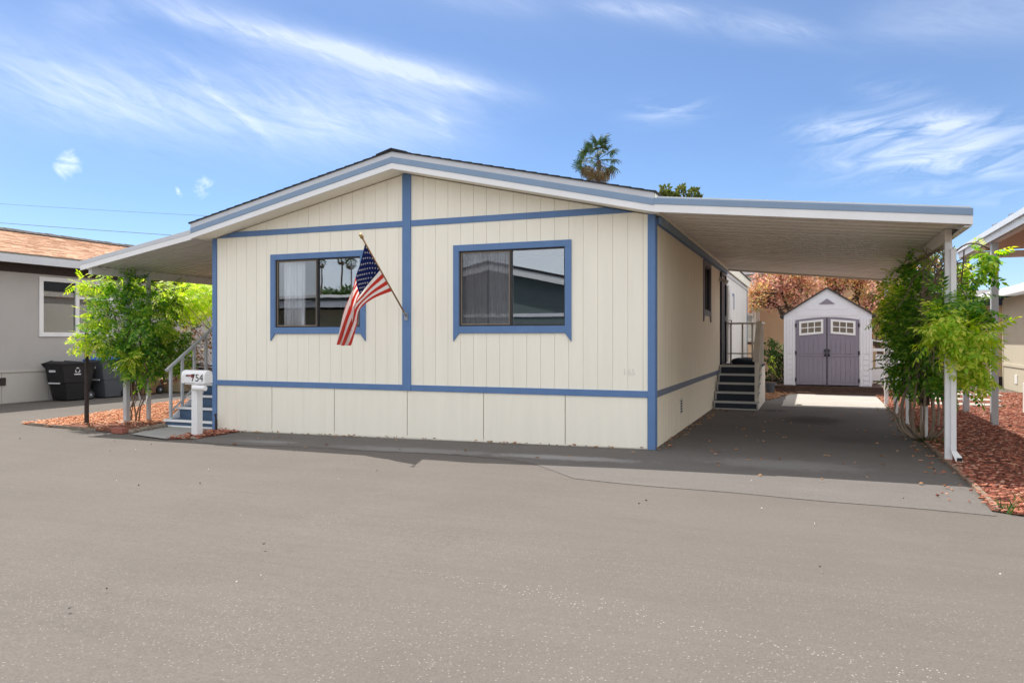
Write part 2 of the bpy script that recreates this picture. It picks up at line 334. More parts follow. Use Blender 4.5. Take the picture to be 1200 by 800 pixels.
def cloth(name, c):
    m = bpy.data.materials.new(name); m.use_nodes = True; t = NT(m.node_tree)
    pos = t.n('ShaderNodeNewGeometry').outputs['Position']
    hs = t.n('ShaderNodeHueSaturation'); hs.inputs['Color'].default_value = tuple(c)+(1,); t.l(t.ramp(t.noise(pos, 60, 3), .3, .7, .92, 1.06), hs.inputs['Value'])
    d = t.n('ShaderNodeBsdfDiffuse'); t.l(hs.outputs[0], d.inputs[0]); tr = t.n('ShaderNodeBsdfTranslucent'); t.l(hs.outputs[0], tr.inputs[0])
    mx = t.n('ShaderNodeMixShader'); mx.inputs[0].default_value = .6; t.l(d.outputs[0], mx.inputs[1]); t.l(tr.outputs[0], mx.inputs[2])
    o = t.n('ShaderNodeOutputMaterial'); t.l(mx.outputs[0], o.inputs[0]); return m
M['cloth_red'] = cloth('red_cloth', (.74, .11, .08)); M['cloth_white'] = cloth('white_cloth', (.93, .89, .86)); M['cloth_blue'] = cloth('navy_cloth', (.03, .045, .16))

# ------------------------------------------------------------------ mesh helpers
def wloc(o):
    v = Vector((0, 0, 0))
    while o is not None: v = v+o.location; o = o.parent
    return v

class MB:
    def __init__(s): s.v = []; s.f = []; s.mi = []
    def add(s, vs, fs, mi=0):
        b = len(s.v); s.v += [tuple(p) for p in vs]
        for f in fs: s.f.append(tuple(b+i for i in f)); s.mi.append(mi)
        return s
    def box(s, x0, x1, y0, y1, z0, z1, mi=0):
        vs = [(x0, y0, z0), (x1, y0, z0), (x1, y1, z0), (x0, y1, z0), (x0, y0, z1), (x1, y0, z1), (x1, y1, z1), (x0, y1, z1)]
        return s.add(vs, [(0, 3, 2, 1), (4, 5, 6, 7), (0, 1, 5, 4), (1, 2, 6, 5), (2, 3, 7, 6), (3, 0, 4, 7)], mi)
    def prism(s, poly, axis, a, b, mi=0):
        """poly is 2D; axis x -> (y,z), y -> (x,z), z -> (x,y)"""
        def P(p, t): return {'x': (t, p[0], p[1]), 'y': (p[0], t, p[1]), 'z': (p[0], p[1], t)}[axis]
        n = len(poly); vs = [P(p, a) for p in poly]+[P(p, b) for p in poly]
        fs = [tuple(range(n)), tuple(range(2*n-1, n-1, -1))]+[(i, i+n, (i+1) % n+n, (i+1) % n) for i in range(n)]
        return s.add(vs, fs, mi)
    def tube(s, pts, r, n=6, mi=0, cap=True):
        pts = [Vector(p) for p in pts]; rs = r if isinstance(r, (list, tuple)) else [r]*len(pts)
        rings = []; up = Vector((0, 0, 1))
        for i, p in enumerate(pts):
            d = (pts[min(i+1, len(pts)-1)]-pts[max(i-1, 0)]).normalized()
            a = d.cross(up) if abs(d.z) < .95 else d.cross(Vector((1, 0, 0))); a.normalize(); b = d.cross(a)
            rings.append([p+a*rs[i]*math.cos(2*math.pi*k/n)+b*rs[i]*math.sin(2*math.pi*k/n) for k in range(n)])
        vs = [q for ring in rings for q in ring]
        fs = [(i*n+k, i*n+(k+1) % n, (i+1)*n+(k+1) % n, (i+1)*n+k) for i in range(len(pts)-1) for k in range(n)]
        if cap: fs += [tuple(range(n-1, -1, -1)), tuple((len(pts)-1)*n+k for k in range(n))]
        return s.add(vs, fs, mi)
    def bar(s, p, q, w_, h_, mi=0):
        """rectangular bar between two points; w_ sideways, h_ up"""
        p, q = Vector(p), Vector(q); d = (q-p).normalized()
        a = d.cross(Vector((0, 0, 1))) if abs(d.z) < .98 else Vector((1, 0, 0)); a.normalize(); b = a.cross(d)
        vs = []
        for c in (p, q):
            for (i, j) in ((-1, -1), (1, -1), (1, 1), (-1, 1)): vs.append(c+a*i*w_/2+b*j*h_/2)
        return s.add(vs, [(0, 1, 2, 3), (7, 6, 5, 4), (0, 4, 5, 1), (1, 5, 6, 2), (2, 6, 7, 3), (3, 7, 4, 0)], mi)
    def build(s, name, m, parent=None, smooth=False, bevel=0.0, kind=None, label=None):
        me = bpy.data.meshes.new(name)
        off = wloc(parent)
        me.from_pydata([(x-off.x, y-off.y, z-off.z) for x, y, z in s.v], [], s.f)
        for mm in (m if isinstance(m, (list, tuple)) else [m]): me.materials.append(mm)
        if len(me.materials) > 1: me.polygons.foreach_set('material_index', s.mi)
        bm = bmesh.new(); bm.from_mesh(me); bmesh.ops.recalc_face_normals(bm, faces=bm.faces); bm.to_mesh(me); bm.free()
        if smooth: me.polygons.foreach_set('use_smooth', [True]*len(me.polygons))
        o = bpy.data.objects.new(name, me); COL.objects.link(o); o.parent = parent
        if bevel:
            bv = o.modifiers.new('bevel', 'BEVEL'); bv.width = bevel; bv.segments = 2; bv.limit_method = 'ANGLE'; bv.angle_limit = R(40)
        if kind: o['kind'] = kind
        if label: o['label'] = label
        return o

def tag(o, label, cat, group=None):
    o['label'] = label; o['category'] = cat
    if group: o['group'] = group
    return o
def thing(name, label, cat, loc=(0, 0, 0), group=None):
    o = bpy.data.objects.new(name, None); COL.objects.link(o); o.location = loc; o.empty_display_size = .2
    return tag(o, label, cat, group)
def copy_tree(o, parent=None):
    c = o.copy(); COL.objects.link(c); c.parent = parent
    for ch in list(o.children): copy_tree(ch, c)
    return c
def ground_z(x): return 0.011*max(min(x, 0), -14)

def sheet(name, poly, off, m, kind='structure'):
    """thin sheet that follows the gentle fall of the ground"""
    bm = bmesh.new(); vs = [bm.verts.new((x, y, 0)) for x, y in poly]; bm.faces.new(vs)
    for xx in (0, -14):
        g = bm.verts[:]+bm.edges[:]+bm.faces[:]
        bmesh.ops.bisect_plane(bm, geom=g, plane_co=(xx, 0, 0), plane_no=(1, 0, 0))
    for v in bm.verts: v.co.z = ground_z(v.co.x)+off
    bmesh.ops.recalc_face_normals(bm, faces=bm.faces)
    for f in bm.faces:
        if f.normal.z < 0: f.normal_flip()
    me = bpy.data.meshes.new(name); bm.to_mesh(me); bm.free(); me.materials.append(m)
    o = bpy.data.objects.new(name, me); COL.objects.link(o); o['kind'] = kind
    return o

def rand_rot(n, tilt=None):
    q = rng.normal(size=(n, 4)); q /= np.linalg.norm(q, axis=1)[:, None]
    w_, x, y, z = q.T
    return np.stack([np.stack([1-2*(y*y+z*z), 2*(x*y-z*w_), 2*(x*z+y*w_)], -1), np.stack([2*(x*y+z*w_), 1-2*(x*x+z*z), 2*(y*z-x*w_)], -1),
                     np.stack([2*(x*z-y*w_), 2*(y*z+x*w_), 1-2*(x*x+y*y)], -1)], 1)
def frames(xd, zd):
    """rotation matrices whose columns are x (along xd), y, z (near zd)"""
    xd = xd/np.linalg.norm(xd, axis=1)[:, None]
    y = np.cross(zd, xd); y /= np.linalg.norm(y, axis=1)[:, None]+1e-9
    z = np.cross(xd, y)
    return np.stack([xd, y, z], -1)
def scatter(name, tv, tf, pos, rot, sc, m, parent=None, kind=None):
    """many small leaves or chips as one mesh"""
    tv = np.asarray(tv, float); n = len(pos); off = wloc(parent)
    P = np.einsum('nij,vj->nvi', rot, tv)*np.asarray(sc).reshape(n, -1, 1 if np.ndim(sc) < 2 else 3)+np.asarray(pos)[:, None, :]-np.array(off)
    V = P.reshape(-1, 3); nv = len(tv)
    me = bpy.data.meshes.new(name); me.vertices.add(len(V)); me.vertices.foreach_set('co', V.ravel())
    loops = []; starts = []; tot = 0
    base = np.arange(n)[:, None]*nv
    idx = np.concatenate([(base+np.array(f)[None, :]) for f in tf], 1)
    lens = [len(f) for f in tf]; per = sum(lens)
    st = np.concatenate([[0], np.cumsum(lens)[:-1]])
    starts = (np.arange(n)[:, None]*per+st[None, :]).ravel()
    me.loops.add(n*per); me.loops.foreach_set('vertex_index', idx.ravel().astype(np.int32))
    me.polygons.add(n*len(tf)); me.polygons.foreach_set('loop_start', starts.astype(np.int32))
    try: me.polygons.foreach_set('loop_total', np.tile(lens, n).astype(np.int32))
    except Exception: pass
    me.update(calc_edges=True); me.validate()
    me.materials.append(m)
    o = bpy.data.objects.new(name, me); COL.objects.link(o); o.parent = parent
    if kind: o['kind'] = kind
    return o

def leaflet(x, y, ang, L, W, drop):
    c, s_ = math.cos(ang), math.sin(ang)
    loc = [(0, 0, 0), (L*.45, W/2, -.1*drop), (L, 0, -drop), (L*.45, -W/2, -.1*drop)]
    return [(x+c*a-s_*b, y+s_*a+c*b, z) for a, b, z in loc]
PIN_V, PIN_F = [], []
for k, (px_, sd) in enumerate([(.07, 1), (.07, -1), (.13, 1), (.13, -1), (.19, 1), (.19, -1), (.25, 1), (.25, -1), (.28, 0)]):
    PIN_V += leaflet(px_, 0, sd*R(62), .115 if sd else .13, .052, .03); PIN_F.append((4*k, 4*k+1, 4*k+2, 4*k+3))
LEAF_V = [(0, 0, 0), (.5, .3, .06), (1, 0, -.05), (.5, -.3, .06)]; LEAF_F = [(0, 1, 2, 3)]
# ================================================================== SETTING
g = sheet('ground', [(-900, -900), (900, -900), (900, 900), (-900, 900)], -.30, M['dirt'])
sheet('road', [(-70, -60), (70, -60), (70, 26), (-70, 26)], 0, M['road'])
def jit(pts, a, n=6):
    out = []
    for i, p in enumerate(pts):
        q = pts[(i+1) % len(pts)]
        for k in range(n):
            t = k/n; out.append((p[0]*(1-t)+q[0]*t+random.uniform(-a, a), p[1]*(1-t)+q[1]*t+random.uniform(-a, a)))
    return out
front_edge = [(-6.75, -1.02)]+[(x, -1.30-.10*math.sin(x*.6+.6)-.04*math.sin(x*3.1)) for x in np.linspace(-6.4, -1.6, 20)]+[(-1.1, -1.55), (-.7, -1.95), (-.4, -2.28)]+[(x, -2.37-.068*x-.02*math.sin(x*4)) for x in np.linspace(0, 3.3, 14)]
sheet('driveway', front_edge+[(3.36, 7.8), (1.6, 7.8), (1.6, 11.5), (-.2, 11.5), (-.2, .2), (-6.75, .2)], .004, M['drive'])
sheet('concrete_pad', jit([(1.30, 7.36), (3.5, 7.36), (3.5, 11.6), (1.30, 11.6)], .02, 6), .006, M['concrete'])
sheet('concrete_path', [(-8.52, -.13), (-8.14, -.92), (-7.12, -1.2), (-7.30, -.5), (-7.36, -.06), (-7.36, .1), (-8.52, .1)], .02, M['concrete_d'])
bedR = [(3.38, 8.6), (3.36, 3), (3.36, -1.25), (3.30, -2.42), (3.55, -2.56), (5, -2.6), (14, -2.7), (14, 13.5), (3.4, 13.5)]
bedL = [(-11.62, -.27), (-10.6, -.50), (-9.3, -.66), (-8.46, -.80), (-8.56, .05), (-8.56, 12), (-14.9, 12), (-12.95, 4.3), (-11.92, 1.3)]
sheet('bark_bed', bedR, .012, M['bark_base']); sheet('bark_bed', bedL, .012, M['bark_base'])
sheet('bark_bed', [(-7.30, -.5), (-7.14, -1.18), (-6.75, -1.02), (-6.75, -.03), (-7.34, -.03)], .010, M['bark_base'])
def inside(poly, x, y):
    c = False; j = len(poly)-1
    for i in range(len(poly)):
        (xi, yi), (xj, yj) = poly[i], poly[j]
        if (yi > y) != (yj > y) and x < (xj-xi)*(y-yi)/(yj-yi)+xi: c = not c
        j = i
    return c
CHIP_V = [(-.5, -.5, 0), (.5, -.42, 0), (.42, .5, 0), (-.45, .45, 0), (-.4, -.4, .4), (.42, -.3, .4), (.3, .4, .4), (-.4, .3, .4)]
CHIP_F = [(4, 5, 6, 7), (0, 1, 5, 4), (1, 2, 6, 5), (2, 3, 7, 6), (3, 0, 4, 7)]
def chips(name, poly, n, m, sx=.055, sy=.025, bias=1.0, near=None, seed=0):
    r = np.random.default_rng(seed); xs = [p[0] for p in poly]; ys = [p[1] for p in poly]; P = []
    while len(P) < n:
        x = r.uniform(min(xs), max(xs)); y = min(ys)+(max(ys)-min(ys))*r.uniform()**bias
        if inside(poly, x, y) and (near is None or near(x, y)): P.append((x, y, ground_z(x)+.016+abs(r.normal())*.012))
    P = np.array(P); ang = r.uniform(0, 6.28, n); tl = r.normal(0, .35, n)
    xd = np.stack([np.cos(ang)*np.cos(tl), np.sin(ang)*np.cos(tl), np.sin(tl)], 1)
    zd = np.stack([r.normal(0, .4, n), r.normal(0, .4, n), np.ones(n)], 1)
    sc = np.stack([r.lognormal(math.log(sx), .35, n), r.lognormal(math.log(sy), .35, n), np.full(n, .02)], 1)
    return scatter(name, CHIP_V, CHIP_F, P, frames(xd, zd), sc[:, None, :], m, kind='stuff')
chips('bark_chips', [p if p[0] < 10 else (10, p[1]) for p in bedR], 30000, M['chip'], .036, .016, bias=1.5, seed=1)
chips('bark_chips', [(-11.62, -.27), (-10.6, -.50), (-9.3, -.66), (-8.46, -.80), (-8.56, .05), (-8.56, 5), (-13.1, 5), (-12.95, 4.3), (-11.92, 1.3)], 13000, M['chip_l'], .040, .02, bias=1.1, seed=2, near=lambda x, y: y > (-.02+(x+10.5)*.36 if x > -10.5 else -9) or random.random() < .05)
chips('bark_chips', [(-7.30, -.5), (-7.14, -1.18), (-6.75, -1.0), (-6.75, -.03), (-7.34, -.03)], 260, M['chip'], seed=3)
chips('leaf_litter', [(.95, 8.6), (1.5, 11.3), (3.4, 11.3), (3.5, 7.4), (3.4, 14), (.2, 14), (-.1, 11.6)], 2200, M['litter'], .075, .05, seed=4,
      near=lambda x, y: y > 11.1 or x < 1.35 or x > 3.1 or random.random() < .06)
chips('road_grit', [(-14, -8), (9, -8), (9, -1.6), (-14, -.9)], 45, M['pebble_l'], .009, .007, seed=5)
chips('road_grit', [(-14, -8), (9, -8), (9, -1.6), (-14, -.9)], 34, M['pebble'], .014, .011, seed=6)
chips('road_grit', [(-7, -1.4), (3.3, -1.6), (3.3, 7), (.2, 7), (.2, -.1), (-6.7, -.1)], 90, M['litter'], .03, .022, seed=7)
chips('leaf_litter', [(-7.2, -.03), (0, -.03), (.06, 6.0), (.22, 6.0), (.16, -.14), (-7.2, -.16)], 150, M['litter'], .028, .02, seed=9)
chips('leaf_litter', [(3.0, -1.5), (3.33, -1.6), (3.34, 7), (3.1, 7)], 60, M['litter'], .03, .02, seed=10)
chips('bark_chips', [(2.95, -2.2), (3.32, -2.3), (3.34, 3), (3.2, 3)], 22, M['chip'], .03, .016, seed=11)
# tufts of grass at the corner of the right bed and along the timber edging
def tufts(name, spots, m):
    P, X, S = [], [], []
    for (cx_, cy_, n, r_) in spots:
        for i in range(n):
            a = rng.uniform(0, 6.28); P.append((cx_+rng.normal()*r_, cy_+rng.normal()*r_, ground_z(cx_)+.01)); X.append((math.cos(a)*.5, math.sin(a)*.5, 1)); S.append(rng.uniform(.06, .15))
    X = np.array(X); zd = rng.normal(size=X.shape)
    return scatter(name, [(0, .06, 0), (0, -.06, 0), (.6, -.03, .05), (1, 0, .2), (.6, .03, .05)], [(0, 1, 2, 4), (4, 2, 3)], P, frames(X, zd), np.array(S), m, kind='stuff')
tufts('grass', [(3.42, -2.40, 26, .05), (3.72, -2.12, 55, .10), (3.45, 1.2, 14, .06), (3.46, 2.1, 26, .10), (3.44, 3.2, 20, .10), (3.42, 5, 20, .15), (3.45, 7, 25, .2), (-9.4, -.58, 8, .08), (5.6, 8.6, 30, .2)], M['shrub'])

# ================================================================== MOBILE HOME
W0, LEN = -7.34, 14.9
def roof_under(x): return 3.885-.2268*(x+3.70) if x > -3.70 else 3.885+.2184*(x+3.70)
home = thing('mobile_home', 'cream sided mobile home with bright blue trim and low gable roof', 'house', (-3.65, 0, 0))
win_open = [(-6.065, -4.47, 1.625, 2.70), (-2.809, -1.214, 1.625, 2.70)]
# front wall: backing sheet with two openings, then each board of the siding
b = MB()
xs = [W0, win_open[0][0], win_open[0][1], win_open[1][0], win_open[1][1], 0]
def bk(x0, x1, z0, z1):
    # polygon following the gable
    pts = [(x0, z0), (x1, z0), (x1, min(z1, roof_under(x1)))]
    if x0 < -3.70 < x1 and z1 > 3.5: pts.append((-3.70, roof_under(-3.70)))
    pts.append((x0, min(z1, roof_under(x0)))); b.prism(pts, 'y', .006, .05)
for i in range(5):
    x0, x1 = xs[i], xs[i+1]
    if i in (1, 3): bk(x0, x1, -.14, 1.625); bk(x0, x1, 2.70, 9)
    else: bk(x0, x1, -.14, 9)
fw_ = b.build('front_wall', M['cream'], home)
PITCH = .2032; GAP = .0045
seams = {round(W0+.09+1.2192*k, 3) for k in range(7)}
x = W0+.08
zones = [('siding_board', .755, 3.112), ('gable_board', 3.185, 9)]
k = 0
while x < -.06:
    x1 = min(x+PITCH, -.06)
    for nm, z0, z1 in zones:
        gap = .011 if (nm == 'skirting_board' and k % 6 == 0) else GAP
        a, c = x+gap/2, x1-gap/2
        zb = ground_z(x)+.012+random.uniform(0, .012) if z0 == 0 else z0
        if z1 > min(roof_under(a), roof_under(c)) and min(roof_under(a), roof_under(c)) < z0+.02: continue
        dy = random.uniform(-.0012, .0012); y0, y1 = -.006+dy, .008
        def piece(p, q, lo, hi):
            mb = MB()
            pts = [(p, lo), (q, lo), (q, min(hi, roof_under(q)))]
            if p < -3.70 < q and hi > 3.6: pts.append((-3.70, roof_under(-3.70)))
            pts.append((p, min(hi, roof_under(p))))
            if pts[-1][1]-lo > .01 and q-p > .004: mb.prism(pts, 'y', y0, y1).build(nm, M['cream'], fw_)
        cut = [o_ for o_ in win_open if c > o_[0] and a < o_[1]] if nm == 'siding_board' else []
        if cut:
            o_ = cut[0]
            if a < o_[0]-.002: piece(a, o_[0], z0, z1)
            if c > o_[1]+.002: piece(o_[1], c, z0, z1)
            p, q = max(a, o_[0]), min(c, o_[1]); piece(p, q, z0, o_[2]); piece(p, q, o_[3], z1)
        else: piece(a, c, zb, z1)
    x = x1; k += 1
# skirting: wide sheets with dark joints; the left ones show shallow grooves
sk = [W0+.08, -6.14, -4.95, -3.665, -2.43, -1.215, -.086]
for i in range(6):
    a, c = sk[i]+.006, sk[i+1]-.006; gd = .004 if i < 2 else .0012; pr = [(a, -.006)]; xg = a+PITCH-.003
    while xg < c-.05:
        pr += [(xg-.004, -.006), (xg-.002, -.006+gd), (xg+.002, -.006+gd), (xg+.004, -.006)]; xg += PITCH
    pr += [(c, -.006), (c, .008), (a, .008)]
    z0_ = ground_z(a)+random.uniform(.012, .022); z1_ = ground_z(c)+random.uniform(.010, .020)
    mb = MB().prism(pr, 'z', 0, .69); n_ = len(pr)
    mb.v = [(x_, y_, (z0_+(z1_-z0_)*(x_-a)/(c-a)) if z_ == 0 else z_) for x_, y_, z_ in mb.v]
    mb.build('skirting_panel', M['cream'], fw_)
for xs_ in sk[1:-1]: MB().box(xs_-.0035, xs_+.0035, .002, .0055, .02, .688).build('seam_gap', M['stem'], fw_)
# side wall towards the carport: narrow boards seen edge-on
b = MB()
swin = (4.74, 5.62, 1.98, 2.84); sdoor = (7.42, 8.42, .87, 2.93)
b.prism([(0.05, -.14), (0.05, 3.06), (swin[0], 3.06), (swin[0], -.14)], 'x', -.05, -.006)
b.prism([(swin[0], -.14), (swin[0], swin[2]), (swin[1], swin[2]), (swin[1], -.14)], 'x', -.05, -.006)
b.prism([(swin[0], swin[3]), (swin[0], 3.06), (swin[1], 3.06), (swin[1], swin[3])], 'x', -.05, -.006)
b.prism([(swin[1], -.14), (swin[1], 3.06), (sdoor[0], 3.06), (sdoor[0], -.14)], 'x', -.05, -.006)
b.prism([(sdoor[0], -.14), (sdoor[0], sdoor[2]), (sdoor[1], sdoor[2]), (sdoor[1], -.14)], 'x', -.05, -.006)
b.prism([(sdoor[0], sdoor[3]), (sdoor[0], 3.06), (sdoor[1], 3.06), (sdoor[1], sdoor[3])], 'x', -.05, -.006)
b.prism([(sdoor[1], -.14), (sdoor[1], 3.06), (LEN, 3.06), (LEN, -.14)], 'x', -.05, -.006)
sw_ = b.build('side_wall', M['cream'], home)
def side_boards(ya, yb, name, m):
    mb = MB(); y = ya
    while y < yb-.02:
        y1 = min(y+PITCH, yb); a, c = y+.003, y1-.003
        for z0, z1 in ((.012, .69), (.755, 2.965)):
            segs = [(a, c, z0, z1)]
            for (p, q, lo, hi) in (swin, sdoor):
                ns = []
                for (s0, s1, l0, h0) in segs:
                    if s1 <= p or s0 >= q or h0 <= lo or l0 >= hi: ns.append((s0, s1, l0, h0)); continue
                    if s0 < p: ns.append((s0, p, l0, h0))
                    if s1 > q: ns.append((q, s1, l0, h0))
                    m0, m1 = max(s0, p), min(s1, q)
                    if l0 < lo: ns.append((m0, m1, l0, lo))
                    if h0 > hi: ns.append((m0, m1, hi, h0))
                segs = ns
            for (s0, s1, l0, h0) in segs: mb.box(-.008, .006+random.uniform(-.001, .001), s0, s1, l0, h0)
        y = y1
    return mb.build(name, m, home)
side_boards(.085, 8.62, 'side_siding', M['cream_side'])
side_boards(8.70, LEN-.09, 'rear_side_siding', M['rear_white'])  # same wall past the carport, open-sky brightness put into a whiter colour
MB().box(W0, W0+.05, .05, LEN, -.14, 3.06).box(W0+.05, -.05, LEN-.05, LEN, -.14, 3.06).build('back_wall', M['cream'], home)
# inside: floor and a partition so that the rooms are dark
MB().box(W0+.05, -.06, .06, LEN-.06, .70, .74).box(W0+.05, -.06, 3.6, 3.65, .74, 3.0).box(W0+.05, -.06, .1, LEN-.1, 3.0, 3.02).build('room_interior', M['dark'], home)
# trim
MB().box(-.085, .012, -.022, 0, ground_z(0)+.004, 3.10).box(0, .022, -.0, .085, .004, 3.02).build('corner_trim', M['blue'], home, bevel=.003)
MB().box(W0-.012, W0+.075, -.022, 0, ground_z(W0)+.005, 3.10).box(W0-.022, W0, 0, .085, -.07, 3.02).build('corner_trim', M['blue'], home, bevel=.003)
MB().box(-3.738, -3.598, -.030, -.004, .68, 3.88).build('center_trim', M['blue'], home, bevel=.003)
MB().box(W0+.075, -3.738, -.021, -.004, .678, .765).build('band_trim', M['blue'], home, bevel=.003)
MB().box(-3.598, -.085, -.021, -.004, .678, .765).build('band_trim', M['blue'], home, bevel=.003)
for (a, c) in ((-7.22, -3.738), (-3.598, -.25)):
    mb = MB(); pts = [(a, 3.105), (c, 3.105), (c, min(3.192, roof_under(c))), (a, min(3.192, roof_under(a)))]
    if a < -7: pts = [(-7.25, 3.105), (c, 3.105), (c, 3.192), (-6.87, 3.192)]
    else: pts = [(a, 3.105), (-.27, 3.105), (-.65, 3.192), (a, 3.192)]
    mb.prism(pts, 'y', -.021, -.004).build('band_trim', M['blue'], home, bevel=.003)
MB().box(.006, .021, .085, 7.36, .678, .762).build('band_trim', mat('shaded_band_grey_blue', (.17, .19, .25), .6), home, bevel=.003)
MB().box(.006, .030, .085, 8.6, 2.945, 3.03).build('eave_trim', M['blue'], home)
MB().box(.006, .030, 8.6, LEN, 2.945, 3.03).build('eave_trim', M['metal_edge'], home)
MB().box(.006, .024, 8.62, 8.70, .0, 2.94).build('corner_trim', M['rail'], home)
MB().box(.0, .024, LEN-.09, LEN+.01, .0, 2.94).build('corner_trim', M['bluegrey'], home)
# windows
def front_window(x0, x1, z0, z1, mirror=False):
    """bronze sliding window in a blue casing with pointed ears"""
    ox0, ox1, oz0, oz1 = x0-.09, x1+.09, z0-.10, z1+.09
    fr = MB().box(x0, x0+.018, -.004, .05, z0, z1).box(x1-.018, x1, -.004, .05, z0, z1).box(x0+.018, x1-.018, -.004, .05, z1-.018, z1).box(x0+.018, x1-.018, -.004, .05, z0, z0+.018)
    xm = x0+(x1-x0)*.497
    fr.box(xm-.011, xm+.011, -.002, .05, z0+.018, z1-.018)
    wn = fr.build('window', M['bronze'], home)
    MB().box(ox0, ox1, -.03, -.004, z1, oz1).build('casing', M['blue'], wn, bevel=.003)
    MB().box(x0, x1, -.03, -.004, oz0, z0).build('casing', M['blue'], wn, bevel=.003)
    MB().prism([(ox0, oz0-.115), (ox0+.09, oz0), (x0, z1), (ox0, z1)], 'y', -.031, -.004).build('casing', M['blue'], wn, bevel=.003)
    MB().prism([(ox1, oz0-.115), (ox1, z1), (x1, z1), (x1, oz0)], 'y', -.031, -.004).build('casing', M['blue'], wn, bevel=.003)
    MB().box(x0+.018, xm-.011, .018, .022, z0+.018, z1-.018).build('pane', M['glass_clear'] if mirror else M['glass_dim'], wn)
    MB().box(xm+.011, x1-.018, .030, .034, z0+.018, z1-.018).build('pane', M['glass'], wn)
    sf = MB(); a, c, d, e = x0+.020, xm-.013, z0+.020, z1-.020
    sf.box(a, a+.016, .004, .014, d, e).box(c-.016, c, .004, .014, d, e).box(a+.016, c-.016, .004, .014, e-.016, e).box(a+.016, c-.016, .004, .014, d, d+.016)
    sfo = sf.build('screen_frame', M['screen_frame'], wn)
    if not mirror: MB().box(a+.016, c-.016, .008, .010, d+.016, e-.016).build('screen', M['screen'], sfo)
    return wn, xm
def curtain(wn, xa, xb, z0, z1, y, m, waves, amp):
    mb = MB(); n = 60; vs = []
    for i in range(n+1):
        t = i/n; xx = xa+(xb-xa)*t; yy = y+amp*math.sin(t*waves*6.28)+amp*.5*math.sin(t*waves*2.3*6.28+1)
        vs += [(xx, yy, z0), (xx+.01*math.sin(t*9), yy*1.0, z1)]
    mb.add(vs, [(2*i, 2*i+2, 2*i+3, 2*i+1) for i in range(n)]); return mb.build('curtain', m, wn, smooth=True)
wn, xm = front_window(*win_open[0], mirror=True)
curtain(wn, win_open[0][0]+.05, xm-.32, 1.60, 2.68, .13, M['curtain'], 6, .022)
curtain(wn, win_open[0][1]-.28, win_open[0][1]-.03, 1.60, 2.68, .13, M['curtain'], 3, .022)
wn, xm = front_window(*win_open[1])
curtain(wn, win_open[1][0]+.03, xm-.42, 1.60, 2.68, .14, M['curtain_dark'], 5, .025)
curtain(wn, xm-.40, xm-.02, 1.60, 2.68, .16, M['curtain'], 3, .02)
# side window (narrow, grey-blue casing)
fr = MB(); y0, y1, z0, z1 = swin
fr.box(-.05, .004, y0, y0+.03, z0, z1).box(-.05, .004, y1-.03, y1, z0, z1).box(-.05, .004, y0+.03, y1-.03, z1-.03, z1).box(-.05, .004, y0+.03, y1-.03, z0, z0+.03).box(-.04, .002, (y0+y1)/2-.015, (y0+y1)/2+.015, z0+.03, z1-.03)
wn = fr.build('window', M['bronze'], home)
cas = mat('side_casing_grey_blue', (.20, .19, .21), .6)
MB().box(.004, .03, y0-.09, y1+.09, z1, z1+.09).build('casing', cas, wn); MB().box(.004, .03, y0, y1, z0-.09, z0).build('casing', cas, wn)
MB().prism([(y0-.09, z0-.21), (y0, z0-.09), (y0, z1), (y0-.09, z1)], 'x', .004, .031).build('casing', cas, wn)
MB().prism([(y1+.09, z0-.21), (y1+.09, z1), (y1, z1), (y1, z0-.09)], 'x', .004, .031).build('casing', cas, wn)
MB().box(-.03, -.026, y0+.03, y1-.03, z0+.03, z1-.03).build('pane', M['glass_dim'], wn)
# side door: dark open screen door in a dark frame
y0, y1, z0, z1 = sdoor
d = MB().box(-.05, .05, y0, y0+.05, z0, z1).box(-.05, .05, y1-.05, y1, z0, z1).box(-.05, .05, y0+.05, y1-.05, z1-.05, z1).build('door_frame', M['navy'], home)
dd = MB().box(-.02, .02, y0+.055, y1-.055, z0+.01, z1-.055).build('door', M['navy'], d)
MB().box(.02, .055, y1-.13, y1-.09, 1.85, 1.97).build('handle', M['steel'], d)
# pale storm door folded back against the wall behind the steps
d = MB().box(.026, .06, 8.75, 9.65, .90, 2.72).build('storm_door', M['rear_white'], home, bevel=.004)
MB().box(.06, .072, 8.86, 9.54, 1.95, 2.60).box(.06, .072, 8.86, 9.54, 1.0, 1.85).build('door_panel', M['white'], d, bevel=.004)
MB().tube([(.06, 8.84, 1.88), (.115, 8.84, 1.88), (.115, 8.84, 1.78)], .014).build('handle', M['black'], d)
f = MB().box(.02, .032, 9.9, 10.5, 2.55, 2.60).box(.02, .032, 9.9, 9.95, 2.2, 2.55).box(.02, .032, 10.45, 10.5, 2.2, 2.55).build('window_casing', M['blue'], home)
# vent in the skirting of the side wall
v = MB().box(.006, .02, 1.95, 2.13, .29, .52).build('wall_vent', M['rail_tan'], home)
for i in range(5): MB().box(.02, .026, 1.97, 2.11, .31+i*.04, .33+i*.04).build('slat', M['pole_dark'], v)
# house number, faded on the siding near the corner
def text(body, size, loc, rot, m, name, parent, ext=.0012, align='CENTER'):
    cu = bpy.data.curves.new(name, 'FONT'); cu.body = body; cu.size = size; cu.extrude = ext; cu.align_x = align; cu.align_y = 'CENTER'
    o = bpy.data.objects.new(name, cu); COL.objects.link(o)
    dg = bpy.context.evaluated_depsgraph_get(); me = bpy.data.meshes.new_from_object(o.evaluated_get(dg))
    bpy.data.objects.remove(o)
    me.materials.clear(); me.materials.append(m)
    t = bpy.data.objects.new(name, me); COL.objects.link(t); t.parent = parent
    off = wloc(parent); t.location = Vector(loc)-off; t.rotation_euler = rot
    return t
text('165', .115, (-.335, -.0095, 1.005), (R(90), 0, 0), M['print_faint'], 'house_number', home)
